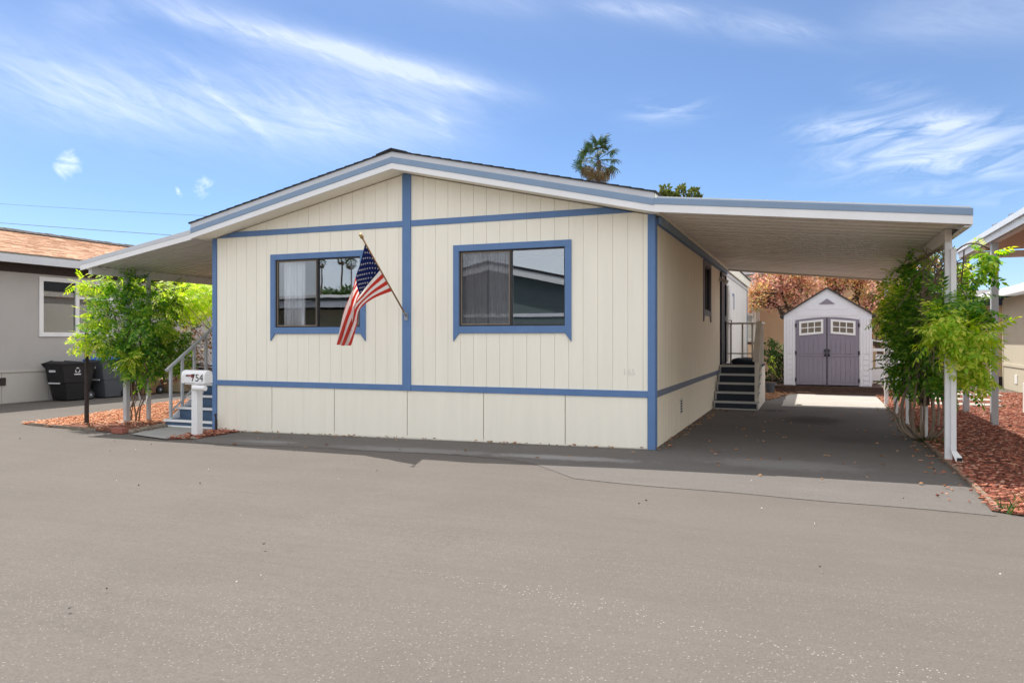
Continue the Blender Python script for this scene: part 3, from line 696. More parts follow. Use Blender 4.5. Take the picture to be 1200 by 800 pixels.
# roof slabs
rf = MB()
for (xa, xb) in ((-7.46, -3.70), (-3.70, .075)):
    pts = [(xa, roof_under(xa)+.02), (xb, roof_under(xb)+.02), (xb, roof_under(xb)+.245), (xa, roof_under(xa)+.245)]
    rf.prism(pts, 'y', -.355, LEN+.35)
roof = rf.build('roof', M['cream'], home)
sh = MB()
for (xa, xb, sg) in ((-7.48, -3.70, -1), (-3.70, .10, 1)):
    n = 24
    for i in range(n):
        p, q = xa+(xb-xa)*i/n, xa+(xb-xa)*(i+1)/n
        lift0, lift1 = (.262, .254) if sg < 0 else (.254, .262)
        sh.prism([(p, roof_under(p)+.246), (q, roof_under(q)+.246), (q, roof_under(q)+lift1+.008), (p, roof_under(p)+lift0+.008)], 'y', -.41, LEN+.38)
sh.build('shingle_courses', M['shingle'], roof, kind='stuff')
MB().prism([(-3.95, roof_under(-3.95)+.265), (-3.70, roof_under(-3.70)+.27), (-3.45, roof_under(-3.45)+.265), (-3.45, roof_under(-3.45)+.28), (-3.70, roof_under(-3.7)+.295), (-3.95, roof_under(-3.95)+.28)], 'y', -.415, LEN+.38).build('ridge_cap', M['shingle'], roof)
# fascia boards of the gable: pale grey edge, blue stripe, white board
def strip(poly, lo, hi, y0, y1, name, m, parent):
    for (x0, zz0), (x1, zz1) in zip(poly[:-1], poly[1:]):
        MB().prism([(x0, zz0+lo), (x1, zz1+lo), (x1, zz1+hi), (x0, zz0+hi)], 'y', y0, y1).build(name, m, parent, bevel=.002)
G0 = [(-7.45, 3.066), (-3.70, 3.885), (.07, 3.030)]
strip(G0, 0, .085, -.390, -.36, 'fascia_board', M['white'], home)
strip(G0, .085, .168, -.398, -.36, 'fascia_stripe', M['bluegrey'], home)
strip(G0, .168, .248, -.392, -.36, 'roof_edge', M['metal_edge'], home)
MB().prism([(-7.40, roof_under(-7.4)+.012), (-3.70, roof_under(-3.7)+.012), (-.0, roof_under(0)+.012), (-.0, roof_under(0)+.022), (-3.7, roof_under(-3.7)+.022), (-7.4, roof_under(-7.4)+.022)], 'y', -.36, .0).build('soffit', M['cream'], home)

# ================================================================== CARPORT
CE = 8.5
def cz(x): return 3.030-.1016*(x-.07)
carport = thing('carport', 'white flat metal carport roof on posts beside the cream home', 'carport', (1.8, 4, 0))
C0 = [(.07, 3.030), (3.518, 2.680)]
strip(C0, 0, .098, -.391, -.36, 'fascia_board', M['white'], carport)
strip(C0, .098, .176, -.400, -.36, 'fascia_stripe', M['bluegrey'], carport)
strip([(.10, 3.030-.003), (3.50, 2.682)], .176, .196, -.385, -.33, 'roof_edge', M['metal_edge'], carport)
# pans: each a shallow tray, seams between
def pan(x0, x1, zf, y0, wd, m, parent, rib=.022, wave=False):
    mb = MB(); e = .005
    prof = [(0, .030), (wd*.36, .030), (wd*.38, 0), (wd*.985, 0), (wd*.999, .030)]
    if wave: prof = [(0, .05), (wd*.20, .05), (wd*.25, 0), (wd*.50, 0), (wd*.54, .05), (wd*.74, .05), (wd*.79, 0), (wd*.96, 0), (wd*.999, .05)]
    vs = [(x0, y0+p, zf(x0)+q) for p, q in prof]+[(x1, y0+p, zf(x1)+q) for p, q in prof]
    n = len(prof); mb.add(vs, [(i, i+1, n+i+1, n+i) for i in range(n-1)])
    return mb.build('roof_pan', m, parent)
yy = -.355; cover = MB()
while yy < CE-.05:
    pan(.035, 3.50, lambda q: cz(q)+.055+random.uniform(-.003, .003), yy, .3048, M['pan'], carport); yy += .3048
MB().prism([(.03, cz(.03)+.082), (3.50, cz(3.5)+.082), (3.50, cz(3.5)+.10), (.03, cz(.03)+.10)], 'y', -.356, CE+.02).build('roof_deck', M['metal_edge'], carport)
MB().prism([(.03, cz(.03)+.01), (3.50, cz(3.5)+.01), (3.50, cz(3.5)+.12), (.03, cz(.03)+.12)], 'y', CE+.02, CE+.05).build('rear_fascia', M['rail_tan'], carport)
gut = MB().box(3.50, 3.512, -.355, CE+.05, 2.665, 2.80).box(3.44, 3.50, -.36, CE, 2.66, 2.672)
gut.build('gutter', M['white'], carport)
zb = cz(3.39)+.045
MB().box(3.36, 3.43, .36, CE, zb-.15, zb).build('beam', M['rail_tan'], carport)
MB().box(.031, .07, .1, CE, 2.955, 3.045).build('ledger', M['bluegrey'], carport)
def post(x, y, top, s, parent, m, name='post', z0=None):
    z0 = ground_z(x) if z0 is None else z0
    p = MB().box(x-s/2, x+s/2, y-s/2, y+s/2, z0, top).build(name, m, parent, bevel=.006)
    return p
for y in (.40, 2.40, 4.40, 6.37, 8.36): post(3.40, y, zb-.15, .075, carport, M['white'])
for y in (6.37,): MB().box(3.36, 3.44, y-.04, y+.04, 0, .012).build('base_plate', M['steel'], carport)
ds = MB().box(3.412, 3.470, .303, .3605, .14, 2.50)
ds.add([(3.412, .303, .14), (3.470, .303, .14), (3.470, .3605, .14), (3.412, .3605, .14), (3.445, .18, .02), (3.515, .18, .02), (3.515, .25, .085), (3.445, .25, .085)],
       [(0, 1, 5, 4), (1, 2, 6, 5), (2, 3, 7, 6), (3, 0, 4, 7)])
ds.build('downspout', M['white'], carport, bevel=.004)
MB().box(3.455, 3.508, .177, .183, .025, .075).build('downspout_mouth', M['black'], carport)
# timber edging along the drive
MB().prism([(3.335, -2.4), (3.375, -2.45), (3.40, -1.2), (3.39, 8.2), (3.35, 8.2), (3.352, -1.2)], 'z', .0, .03).build('timber_edging', M['stem'], None)
tag(bpy.data.objects['timber_edging'], 'thin weathered timber edging between the dark driveway and the red bark', 'garden edging')

# ================================================================== LEFT PATIO AWNING
awn = thing('patio_awning', 'grey corrugated metal awning on the left side of the cream home', 'awning', (-8.6, 3, ground_z(-8.6)))
A0 = [(-9.95, 2.638), (-7.45, 3.05)]
def az_(x): return 2.638+.1648*(x+9.95)
strip(A0, 0, .088, -.391, -.36, 'fascia_board', M['white'], awn)
strip(A0, .088, .160, -.396, -.35, 'roof_edge', M['metal_edge'], awn)
yy = -.355
while yy < 8.6:
    pan(-9.93, -7.36, lambda q: az_(q)+.05, yy, .3048, M['pan_clean'], awn, rib=.05, wave=True); yy += .3048
MB().prism([(-9.90, az_(-9.9)+.105), (-7.40, az_(-7.4)+.105), (-7.40, az_(-7.4)+.125), (-9.90, az_(-9.9)+.125)], 'y', -.34, 8.75).build('roof_deck', M['metal_edge'], awn)
zb2 = az_(-9.82)+.045
MB().box(-9.86, -9.78, -.30, 8.5, zb2-.13, zb2).build('beam', M['pan_clean'], awn)
for y in (.45, 3.0, 5.6, 8.2): post(-9.82, y, zb2-.13, .085, awn, M['rail'])
MB().box(-9.70, -9.64, .78, .84, ground_z(-9.7), zb2-.05).build('downspout', M['rail'], awn, bevel=.005)
MB().box(-9.93, -9.71, .33, .57, ground_z(-9.8)+.002, ground_z(-9.8)+.03).build('footing', M['concrete'], awn)
# ================================================================== FLAG
flag = thing('flag', 'american flag hanging from a slanted pole on the centre blue post', 'flag', (-3.667, -.03, 1.785))
PB, PT = Vector((-3.667, -.034, 1.785)), Vector((-3.63, -1.25, 2.775))
MB().tube([PB, PT], [.0125, .011], 8).build('flagpole', M['pole_wood'], flag, smooth=True)
MB().tube([PT, PT+(PT-PB).normalized()*.02, PT+(PT-PB).normalized()*.035, PT+(PT-PB).normalized()*.075], [.014, .026, .02, .024], 8).build('finial', M['gold'], flag, smooth=True)
MB().box(PB.x-.028, PB.x+.028, -.040, -.030, 1.72, 1.83).tube([PB+(PT-PB).normalized()*-.01, PB+(PT-PB).normalized()*.09], .021, 8).build('bracket', M['steel'], flag)
C_ = Vector((1.902, -9.761, 1.45)); r_ = Vector((math.cos(TH), math.sin(TH), 0)); f_ = Vector((-math.sin(TH), math.cos(TH), 0))
NU, NV = 78, 64
def lerp_path(path, t):
    n = len(path)-1; i = min(int(t*n), n-1); k = t*n-i
    return path[i].lerp(path[i+1], k)
# two edges of the cloth, as points in the room of the place (x, y, z): the outer end hangs straight, the inner end swings under it
def bez(pts, t):
    pts = [Vector(p) for p in pts]
    while len(pts) > 1: pts = [pts[i].lerp(pts[i+1], t) for i in range(len(pts)-1)]
    return pts[0]
def at(px, py, Y):
    """point of the place seen at a pixel of the 1200 px wide picture, at depth Y"""
    v = f_+r_*((px-600)/880)+Vector((0, 0, 1))*((396.5-py)/880)
    return C_+v*((Y-C_.y)/v.y)
H0, H1 = PB.lerp(PT, .945), PB.lerp(PT, .345)
OUT = [H0, at(422, 309, -1.17), at(413, 335, -1.14), at(404, 368, -1.10), at(395.5, 403, -1.06)]
INN = [H1, at(437, 350, -.78), at(420, 364, -.92), at(414, 382, -1.0), at(407, 405, -1.04)]
def path(P_, t):
    n = len(P_)-1; i = min(int(t*n), n-1); k = t*n-i
    p0, p1, p2, p3 = P_[max(i-1, 0)], P_[i], P_[i+1], P_[min(i+2, n)]
    return .5*((2*p1)+(p2-p0)*k+(2*p0-5*p1+4*p2-p3)*k*k+(3*p1-p0-3*p2+p3)*k**3)
def flag_pt(u, v):
    e0, e1 = path(OUT, v), path(INN, v)
    p = e0.lerp(e1, u)
    # gathered folds grow towards the fly end
    g_ = min(1, max(0, (v-.34)/.4)); g_ = g_*g_*(3-2*g_)
    ph = 2*math.pi*(2.2*u+.25*math.sin(3*v))
    side = Vector((.55, .8, .05))
    p += side*(.055*g_*math.sin(ph))+Vector((.8, -.5, 0))*(.022*g_*math.sin(2*ph+1.3+2*v))
    p.z -= .04*math.sin(math.pi*u)*math.sin(math.pi*min(1, v*1.4))*(1-g_)
    return p
vs = [flag_pt(i/NU, j/NV) for j in range(NV+1) for i in range(NU+1)]
fs, mi = [], []
for j in range(NV):
    for i in range(NU):
        a = j*(NU+1)+i; fs.append((a, a+1, a+NU+2, a+NU+1))
        s_ = int((i+.5)/NU*13); canton = s_ < 7 and (j+.5)/NV < .40
        mi.append(2 if canton else (0 if s_ % 2 == 0 else 1))
mb = MB(); mb.v = [tuple(p) for p in vs]; mb.f = fs; mb.mi = mi
cl = mb.build('flag_cloth', [M['cloth_red'], M['cloth_white'], M['cloth_blue']], flag, smooth=True)
so_ = cl.modifiers.new('thickness', 'SOLIDIFY'); so_.thickness = .002; so_.offset = 0
st = MB()
def star(u, v, sgn):
    c = flag_pt(u, v); du = (flag_pt(u+.01, v)-flag_pt(u-.01, v)).normalized(); dv = (flag_pt(u, v+.01)-flag_pt(u, v-.01)); dv = (dv-du*dv.dot(du)).normalized()
    n = du.cross(dv)*sgn*.004; vv = []
    for k_ in range(10):
        rr = .0165 if k_ % 2 == 0 else .0075; a = k_*math.pi/5; vv.append(c+n+du*rr*math.cos(a)+dv*rr*math.sin(a))
    st.add(vv+[c+n], [(10, k_, (k_+1) % 10) for k_ in range(10)])
for i in range(9):
    for j in range(6 if i % 2 == 0 else 5):
        u = (7/13)*(i+1)/10; v = .40*((2*j+1)/12 if i % 2 == 0 else (2*j+2)/12)
        star(u, v, 1); star(u, v, -1)
st.build('star_field', M['cloth_white'], flag)

# ================================================================== MAILBOX
gx, gy = -7.02, -.69; gz_ = ground_z(gx)
mail = thing('mailbox', 'white mailbox numbered 754 on a white post by the walkway', 'mailbox', (gx, gy, gz_))
MB().box(gx-.058, gx+.058, gy-.058, gy+.058, gz_, .74).build('post', M['white'], mail, bevel=.005)
MB().box(gx-.19, gx+.19, gy-.06, gy+.06, .735, .757).build('bracket_board', M['white'], mail)
bx0, bx1, bz, bw, bh = gx-.235, gx+.235, .757, .085, .115
prof = [(gy-bw, bz), (gy-bw, bz+bh)]+[(gy-bw*math.cos(a), bz+bh+bw*math.sin(a)) for a in np.linspace(.25, math.pi-.25, 9)]+[(gy+bw, bz+bh), (gy+bw, bz)]
MB().prism(prof, 'x', bx0+.06, bx1).build('box', M['white'], mail, bevel=.006)
prof2 = [(gy+(p-gy)*1.05, bz+(q-bz)*1.03-.004) for p, q in prof]
dr = MB().prism(prof2, 'x', bx0, bx0+.062).build('door', M['white'], mail, bevel=.006)
text('754', .04, (bx0+.031, gy-bw*1.05-.0006, bz+.06), (R(90), 0, 0), M['print_faint'], 'number', dr)
text('754', .165, (gx+.085, gy-bw-.0008, bz+.078), (R(90), 0, 0), M['print_black'], 'number', mail)
fl = MB().box(gx-.115, gx+.005, gy-bw-.012, gy-bw-.006, bz+.108, bz+.130).box(gx-.025, gx+.012, gy-bw-.0125, gy-bw-.0065, bz+.085, bz+.132).build('signal_flag', M['red_flag'], mail)
MB().tube([(gx-.115, gy-bw-.016, bz+.117), (gx-.115, gy-bw+.002, bz+.117)], .013, 8).build('pivot', M['black'], mail)
nt = MB().tube([(gx+.03, gy-.105, .685), (gx+.27, gy-.105, .685)], .041, 16)
ntb = nt.build('newspaper_tube', M['white'], mail, smooth=False)
MB().tube([(gx+.027, gy-.105, .685), (gx+.031, gy-.105, .685)], .034, 16).build('tube_mouth', M['black'], mail)

# ================================================================== LEFT PORCH STEPS
SX0, SX1 = -8.52, -7.37
ps = thing('porch_steps', 'slate blue steps with white nosings and grey railing behind the mailbox', 'steps', (-7.95, .1, ground_z(-8)))
zs = [.055, .245, .435, .625, .83]; ys = [.10, .38, .66, .94, 1.22]
zprev = ground_z(-8)+.02
for i in range(5):
    rt = MB().box(SX0+.02, SX1, ys[i], ys[i]+.02, zprev, zs[i]-.03).build('riser', M['riser'], ps)
    yb = ys[i+1]+.02 if i < 4 else 4.0
    MB().box(SX0, SX1, ys[i]-.025, yb, zs[i]-.03, zs[i]-.004).box(SX0+.005, SX1, ys[i]+.03, yb, zs[i]-.004, zs[i]).build('tread', [M['riser']], ps)
    MB().box(SX0-.002, SX1, ys[i]-.03, ys[i]+.012, zs[i]-.036, zs[i]+.003).build('nosing', M['white'], ps)
    zprev = zs[i]
MB().box(SX0+.02, SX1, .088, .10, ground_z(-8)+.02, ground_z(-8)+.045).build('nosing', M['white'], ps)
MB().prism([(.12, -.09), (4.0, -.09), (4.0, .79), (1.24, .79), (.96, .59), (.68, .40), (.40, .21), (.12, .02)], 'x', SX0+.03, SX0+.055).build('side_panel', M['white'], ps)
def hz(y): return .96+.685*(y-.2)
MB().bar((SX0+.03, .10, hz(.10)), (SX0+.03, 1.36, hz(1.36)), .05, .04).build('handrail', M['rail'], ps)
for y, zf in ((.20, .055), (.46, .245), (.74, .435), (1.02, .625), (1.30, .83)):
    MB().box(SX0+.01, SX0+.05, y-.02, y+.02, zf, hz(y)-.015).build('baluster', M['rail'], ps)
MB().bar((SX0+.03, .22, .055+.13), (SX0+.03, 1.0, .625+.12), .025, .025).build('brace', M['rail'], ps)
for y in (1.45, 2.0, 2.6, 3.2, 3.9): MB().box(SX0+.01, SX0+.05, y-.02, y+.02, .83, 1.76).build('baluster', M['rail'], ps)
MB().bar((SX0+.03, 1.36, 1.77), (SX0+.03, 3.95, 1.77), .05, .04).build('handrail', M['rail'], ps)
for xx in (-8.2, -7.9, -7.6): MB().box(xx-.02, xx+.02, 3.9, 3.94, .83, 1.76).build('baluster', M['rail'], ps)
MB().bar((SX0, 3.92, 1.77), (SX1, 3.92, 1.77), .05, .04).build('handrail', M['rail'], ps)

# ================================================================== CARPORT STEPS
cs = thing('carport_steps', 'dark carport steps with pale nosings climbing to the side door', 'steps', (.44, 6.1, 0))
X0, X1 = .026, .90
zprev = 0.012
for i in range(5):
    z, y = .174*(i+1), 6.10+.275*i; yb = y+.275 if i < 4 else 8.52
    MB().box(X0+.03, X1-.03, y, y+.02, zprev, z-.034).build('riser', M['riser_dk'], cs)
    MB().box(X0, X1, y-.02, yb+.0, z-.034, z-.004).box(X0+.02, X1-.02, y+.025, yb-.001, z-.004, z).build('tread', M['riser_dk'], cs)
    MB().box(X0-.001, X1+.001, y-.026, y+.014, z-.040, z+.004).build('nosing', M['nosing'], cs)
    MB().box(X0, X0+.03, y-.012, y+.012, zprev, z-.04).build('stringer_edge', M['nosing'], cs)
    MB().box(X1-.03, X1, y-.012, y+.012, zprev, z-.04).build('stringer_edge', M['nosing'], cs)
    zprev = z
MB().box(X0, X1, 6.088, 6.10, .003, .03).build('nosing', M['nosing'], cs)
MB().prism([(6.13, .005), (7.3, .005), (7.3, .83), (7.22, .83), (6.94, .65), (6.67, .48), (6.39, .31), (6.13, .13)], 'x', X1-.028, X1-.003).build('side_panel', M['rail_tan'], cs)
MB().box(X1-.028, X1-.003, 7.34, 8.5, .005, .83).build('side_panel', M['rail_tan'], cs)
MB().bar((X1-.05, 7.2, 1.80), (X1-.05, 8.5, 1.80), .09, .04).build('handrail', M['rail_tan'], cs)
MB().bar((X1-.05, 7.2, 1.80), (X1-.05, 6.12, 1.00), .12, .05).build('handrail', M['rail_tan'], cs)
MB().box(X1-.075, X1-.025, 6.18, 6.23, .174, 1.03).build('newel', M['rail_tan'], cs)
for y, zf in ((6.45, .348), (6.72, .522), (7.0, .696), (7.24, .87), (7.6, .87), (7.9, .87), (8.2, .87), (8.45, .87)):
    MB().box(X1-.07, X1-.03, y-.02, y+.02, zf, (1.80 if y > 7.2 else 1.80-.74*(7.2-y))-.02).build('baluster', M['rail_tan'], cs)
for x in (.14, .40, .62): MB().box(x-.02, x+.02, 8.46, 8.50, .87, 1.79).build('baluster', M['rail_tan'], cs)
MB().bar((.04, 8.48, 1.80), (X1-.1, 8.48, 1.80), .05, .04).build('handrail', M['rail_tan'], cs)
MB().bar((.04, 8.48, 1.10), (X1-.1, 8.48, 1.10), .04, .03).build('handrail', M['rail_tan'], cs)
# things on the landing
mb = MB(); n = 20
for k_, (zz, sc) in enumerate([(.872, .86), (.93, 1.0), (.985, .93), (1.01, .55)]):
    for i in range(n):
        a = 2*math.pi*i/n; ca, sa = math.cos(a), math.sin(a)
        rx, ry = .31*sc*(abs(ca)**.6)*(1 if ca > 0 else -1), .42*sc*(abs(sa)**.6)*(1 if sa > 0 else -1)
        mb.v.append((.52+rx, 7.95+ry, zz+.012*math.sin(3*a+k_)))
for k_ in range(3):
    for i in range(n): mb.f.append((k_*n+i, k_*n+(i+1) % n, (k_+1)*n+(i+1) % n, (k_+1)*n+i)); mb.mi.append(0)
mb.f.append(tuple(3*n+i for i in range(n))); mb.mi.append(0)
tag(mb.build('cushion', mat('dark_blue_cushion_cloth', (.02, .028, .04), .8, .2, 14), None, smooth=True), 'dark blue cushion lying on the carport landing by the railing', 'cushion')
tag(MB().box(.08, .55, 7.22, 7.50, .871, .884).build('door_mat', M['wood'], None), 'brown door mat on the landing in front of the dark side door', 'door mat')
fl = thing('flood_light', 'twin headed flood light under the carport eave above the dark door', 'lamp', (.006, 7.3, 2.72))
MB().box(.007, .03, 7.26, 7.36, 2.70, 2.80).build('bracket', M['nosing'], fl)
for s_ in (-1, 1):
    MB().tube([(.03, 7.31, 2.75), (.09, 7.31+.06*s_, 2.73), (.16, 7.31+.10*s_, 2.68)], [.018, .03, .06], 10).build('lamp_head', M['nosing'], fl, smooth=True)
tag(MB().tube([(-7.22, -.07, ground_z(-7.2)), (-7.22, -.07, .10), (-7.22, -.085, .17), (-7.20, -.11, .20)], [.02, .02, .010, .022], 8).build('pipe_stub', M['pole_dark'], None), 'short rusty pipe stub with black tap against the cream skirting', 'pipe')

# ================================================================== SHED
shX, shY, shZ = 2.27, 11.7, .20
shed = thing('garden_shed', 'pale grey resin shed with mauve double doors at the drive end', 'shed', (shX, shY, shZ))
def S(x, y, z): return (shX+x, shY+y, shZ+z)
mb = MB(); hw = 1.07
wall = [(-hw, 0), (-.775, 0), (-.775, 1.74)]+[(-.775+1.55*t, 1.74+.075*math.sin(math.pi*t)) for t in np.linspace(0, 1, 13)[1:-1]]+[(.775, 1.74), (.775, 0), (hw, 0), (hw, 1.87), (0, 2.56), (-hw, 1.87)]
mb.prism([(shX+a, shZ+c) for a, c in wall], 'y', shY, shY+.05)
mb.box(shX-hw, shX-hw+.05, shY+.05, shY+2.05, shZ, shZ+1.85).box(shX+hw-.05, shX+hw, shY+.05, shY+2.05, shZ, shZ+1.85).box(shX-hw+.05, shX+hw-.05, shY+2.0, shY+2.05, shZ, shZ+1.85)
sw = mb.build('wall', M['shed_w'], shed)
def spanel(x0, x1, z0, z1, name='wall_panel', t=.02, m='shed_w'):
    return MB().box(shX+x0, shX+x1, shY-t, shY-.0005, shZ+z0, shZ+z1).build(name, M[m], sw, bevel=.004)
for s_ in (-1, 1):
    lo, hi = (-1.06, -.80) if s_ < 0 else (.80, 1.06)
    spanel(lo, lo+.06, .01, 1.80); spanel(hi-.05, hi, .01, 1.80)
    for k_ in range(6):
        spanel(lo+.064, hi-.054, .02+k_*.135, .02+k_*.135+.122)
    spanel(lo+.064, lo+.064+.07, .85, 1.80); spanel(lo+.138, hi-.054, .85, 1.80)
for k_ in range(3):
    z = 1.84+.17*k_; wd = (2.50-z-.17)/.645
    if wd > .15: spanel(-wd, wd, max(z, 1.835), z+.163, t=.008)
MB().prism([(shX-.19, shZ+2.16), (shX+.19, shZ+2.16), (shX, shZ+2.30)], 'y', shY-.03, shY-.012).build('gable_vent', M['shed_d'], shed)
rf = MB()
for s_ in (-1, 1):
    pts = [(shX, shZ+2.565), (shX+s_*1.17, shZ+1.81), (shX+s_*1.17, shZ+1.85), (shX, shZ+2.605)]
    rf.prism(pts, 'y', shY-.06, shY+2.12)
rf.build('roof', mat('dark_shed_roof', (.06, .055, .05), .8), shed)
archz = lambda x: 1.735+.075*math.cos(x/.775*math.pi/2)
for s_ in (-1, 1):
    xa, xb = (-.765, -.012) if s_ < 0 else (.012, .765)
    n = 8; xsA = [xa+(xb-xa)*i/n for i in range(n+1)]
    wx0, wx1 = (-.675, -.10) if s_ < 0 else (.10, .675)
    zi = lambda x: 1.69+.065*(1-abs(x)/.7)      # sloping window head
    zo = lambda x: 1.335+.065*(1-abs(x)/.7)
    mb = MB()
    def q4(p0, p1, l0, h0, l1, h1, y0, y1): mb.prism([(shX+p0, shZ+l0), (shX+p1, shZ+l1), (shX+p1, shZ+h1), (shX+p0, shZ+h0)], 'y', y0, y1)
    yd0, yd1 = shY-.015, shY+.02
    q4(xa, wx0, .02, archz(xa), .02, archz(wx0), yd0, yd1); q4(wx1, xb, .02, archz(wx1), .02, archz(xb), yd0, yd1)
    for i in range(n):
        p, q = wx0+(wx1-wx0)*i/n, wx0+(wx1-wx0)*(i+1)/n
        q4(p, q, .02, zo(p), .02, zo(q), yd0, yd1); q4(p, q, zi(p), archz(p), zi(q), archz(q), yd0, yd1)
    dr = mb.build('door', M['shed_d'], shed)
    # raised rails and panel boards
    for (p, q, l, h) in ((xa+.02, xb-.02, .78, .84), (xa+.02, xa+.09, .03, .775), (xb-.09, xb-.02, .03, .775), (xa+.095, xb-.095, .03, .09)):
        MB().box(shX+p, shX+q, shY-.030, shY-.015, shZ+l, shZ+h).build('door_rail', M['shed_d'], dr, bevel=.003)
    nb = 5; bw_ = (xb-xa-.18)/nb
    for k_ in range(nb):
        p = xa+.09+k_*bw_; MB().prism([(shX+p+.006, shZ+.85), (shX+p+bw_-.006, shZ+.85), (shX+p+bw_-.004, shZ+1.20+.05*math.cos((p+bw_-(xa+xb)/2)/.4)), (shX+p+.004, shZ+1.20+.05*math.cos((p-(xa+xb)/2)/.4))], 'y', shY-.026, shY-.015).build('door_board', M['shed_d'], dr)
        MB().box(shX+p+.004, shX+p+bw_-.004, shY-.024, shY-.015, shZ+.10, shZ+.77).build('door_board', M['shed_d'], dr)
    # window frame with 3 x 2 lights
    mb = MB(); fwid = .045
    def fq(p, q, fl_, fh_, y0=shY-.034, y1=shY-.010): mb.prism([(shX+p, shZ+fl_(p)), (shX+q, shZ+fl_(q)), (shX+q, shZ+fh_(q)), (shX+p, shZ+fh_(p))], 'y', y0, y1)
    fq(wx0-.01, wx1+.01, lambda x: zi(x)-fwid, lambda x: zi(x)+.01); fq(wx0-.01, wx1+.01, lambda x: zo(x)-.01, lambda x: zo(x)+fwid)
    fq(wx0-.01, wx0+fwid, lambda x: zo(x)+fwid, lambda x: zi(x)-fwid); fq(wx1-fwid, wx1+.01, lambda x: zo(x)+fwid, lambda x: zi(x)-fwid)
    iw = (wx1-wx0-2*fwid)/3
    for k_ in (1, 2): fq(wx0+fwid+k_*iw-.012, wx0+fwid+k_*iw+.012, lambda x: zo(x)+fwid, lambda x: zi(x)-fwid, shY-.030)
    fq(wx0+fwid, wx1-fwid, lambda x: (zo(x)+zi(x))/2-.012, lambda x: (zo(x)+zi(x))/2+.012, shY-.029)
    wf = mb.build('window_frame', M['white'], dr)
    pm = MB(); pm.prism([(shX+wx0, shZ+zo(wx0)), (shX+wx1, shZ+zo(wx1)), (shX+wx1, shZ+zi(wx1)), (shX+wx0, shZ+zi(wx0))], 'y', shY-.009, shY-.004); pm.build('pane', mat('dusty_shed_glass', (.19, .16, .125), .25, .2, 9), dr)
    hx = -.045 if s_ < 0 else .045
    MB().tube([(shX+hx, shY-.02, shZ+.79), (shX+hx, shY-.07, shZ+.81), (shX+hx, shY-.07, shZ+.93), (shX+hx, shY-.02, shZ+.95)], .022, 8).build('handle', M['black'], dr, smooth=True)
    for z in (.15, .87, 1.60): MB().box(shX+s_*.765-.018, shX+s_*.765+.018, shY-.032, shY-.014, shZ+z-.05, shZ+z+.05).build('hinge', M['black'], dr)
MB().box(shX-.010, shX+.010, shY-.020, shY+.01, shZ+.20, shZ+1.80).build('astragal', M['black'], shed)
plat = thing('shed_platform', 'low dark timber platform under the grey shed', 'platform', (shX, shY, 0))
for k_ in range(15): MB().box(shX-1.25+k_*.172, shX-1.25+k_*.172+.166, shY-.16, shY+2.1, .155, .195).build('plank', M['wood'], plat)
for (yy0) in (shY-.155, shY+.9, shY+2.0): MB().box(shX-1.24, shX+1.32, yy0, yy0+.05, .02, .152).build('joist', M['wood'], plat)
MB().box(shX-1.0, shX+2.2, 11.2, 11.32, .005, .06).build('edging_board', M['wood'], None)
tag(bpy.data.objects['edging_board'], 'long flat dark board on the ground before the shed platform', 'board')

# white gate panel right of the shed
gt = thing('white_fence', 'white panel fence between the shed and the vine covered post', 'fence', (3.8, 13, .25))
for (a, c, l, h, nm) in ((3.40, 4.60, 1.36, 1.42, 'rail'), (3.40, 4.60, 1.10, 1.18, 'rail'), (3.40, 4.60, .30, .62, 'panel'), (3.52, 4.60, .64, 1.02, 'panel')):
    MB().box(a, c, 13.0, 13.04, l, h).build(nm, M['white'], gt)
for x in (3.40, 3.95, 4.56): MB().box(x, x+.05, 12.985, 13.055, .0, 1.44).build('post', M['white'], gt)

# ================================================================== NEIGHBOUR ON THE LEFT
GL = -.154
nb = thing('neighbor_house', 'beige grey mobile home with terracotta shingle roof at far left', 'house', (-19.5, 6, GL))
NX, NY0, NY1 = -16.5, -1.0, 17.5
wy0, wy1, wz0, wz1 = 3.72, 5.70, 1.61, 2.93
mb = MB()
for (a, c, l, h) in ((NY0, wy0, GL, 3.32), (wy1, NY1, GL, 3.32), (wy0, wy1, GL, wz0), (wy0, wy1, wz1, 3.32)): mb.prism([(a, l), (c, l), (c, h), (a, h)], 'x', NX-.06, NX)
mb.box(NX-7, NX-.06, NY0, NY0+.06, GL, 3.32).box(NX-7, NX-.06, NY1-.06, NY1, GL, 3.32).box(NX-7.06, NX-7, NY0, NY1, GL, 3.32)
mb.prism([(NX, 3.3), (NX-3.5, 4.2), (NX-7, 3.3)], 'y', NY0, NY0+.06)
mb.build('wall', M['nb_wall'], nb)
y = NY0
while y < NY1:
    MB().box(NX, NX+.012, y+.006, min(y+1.21, NY1)-.006, GL+.01, .60).build('skirting_panel', M['nb_skirt'], nb); y += 1.22
MB().box(NX, NX+.03, NY0, NY1, .61, .66).build('band_trim', M['nb_skirt'], nb)
MB().box(NX-7, NX-.07, NY0+.1, NY1-.1, .6, .62).box(NX-3, NX-2.95, NY0+.1, NY1-.1, .6, 3.3).build('room_interior', M['dark'], nb)
MB().box(NX, NX+.025, NY0, NY1, 3.10, 3.32).build('dark_band', M['nb_dark'], nb)
wn = MB()
for (a, c, l, h) in ((wy0-.11, wy1+.11, wz1, wz1+.11), (wy0-.11, wy1+.11, wz0-.11, wz0), (wy0-.11, wy0, wz0, wz1), (wy1, wy1+.11, wz0, wz1)): wn.box(NX+.002, NX+.035, a, c, l, h)
ym = wy0+.98
wn.box(NX-.03, NX+.02, ym-.05, ym+.05, wz0, wz1).box(NX-.03, NX+.02, ym+.05, wy1, wz1-.42, wz1-.36)
wn = wn.build('window', M['white'], nb)
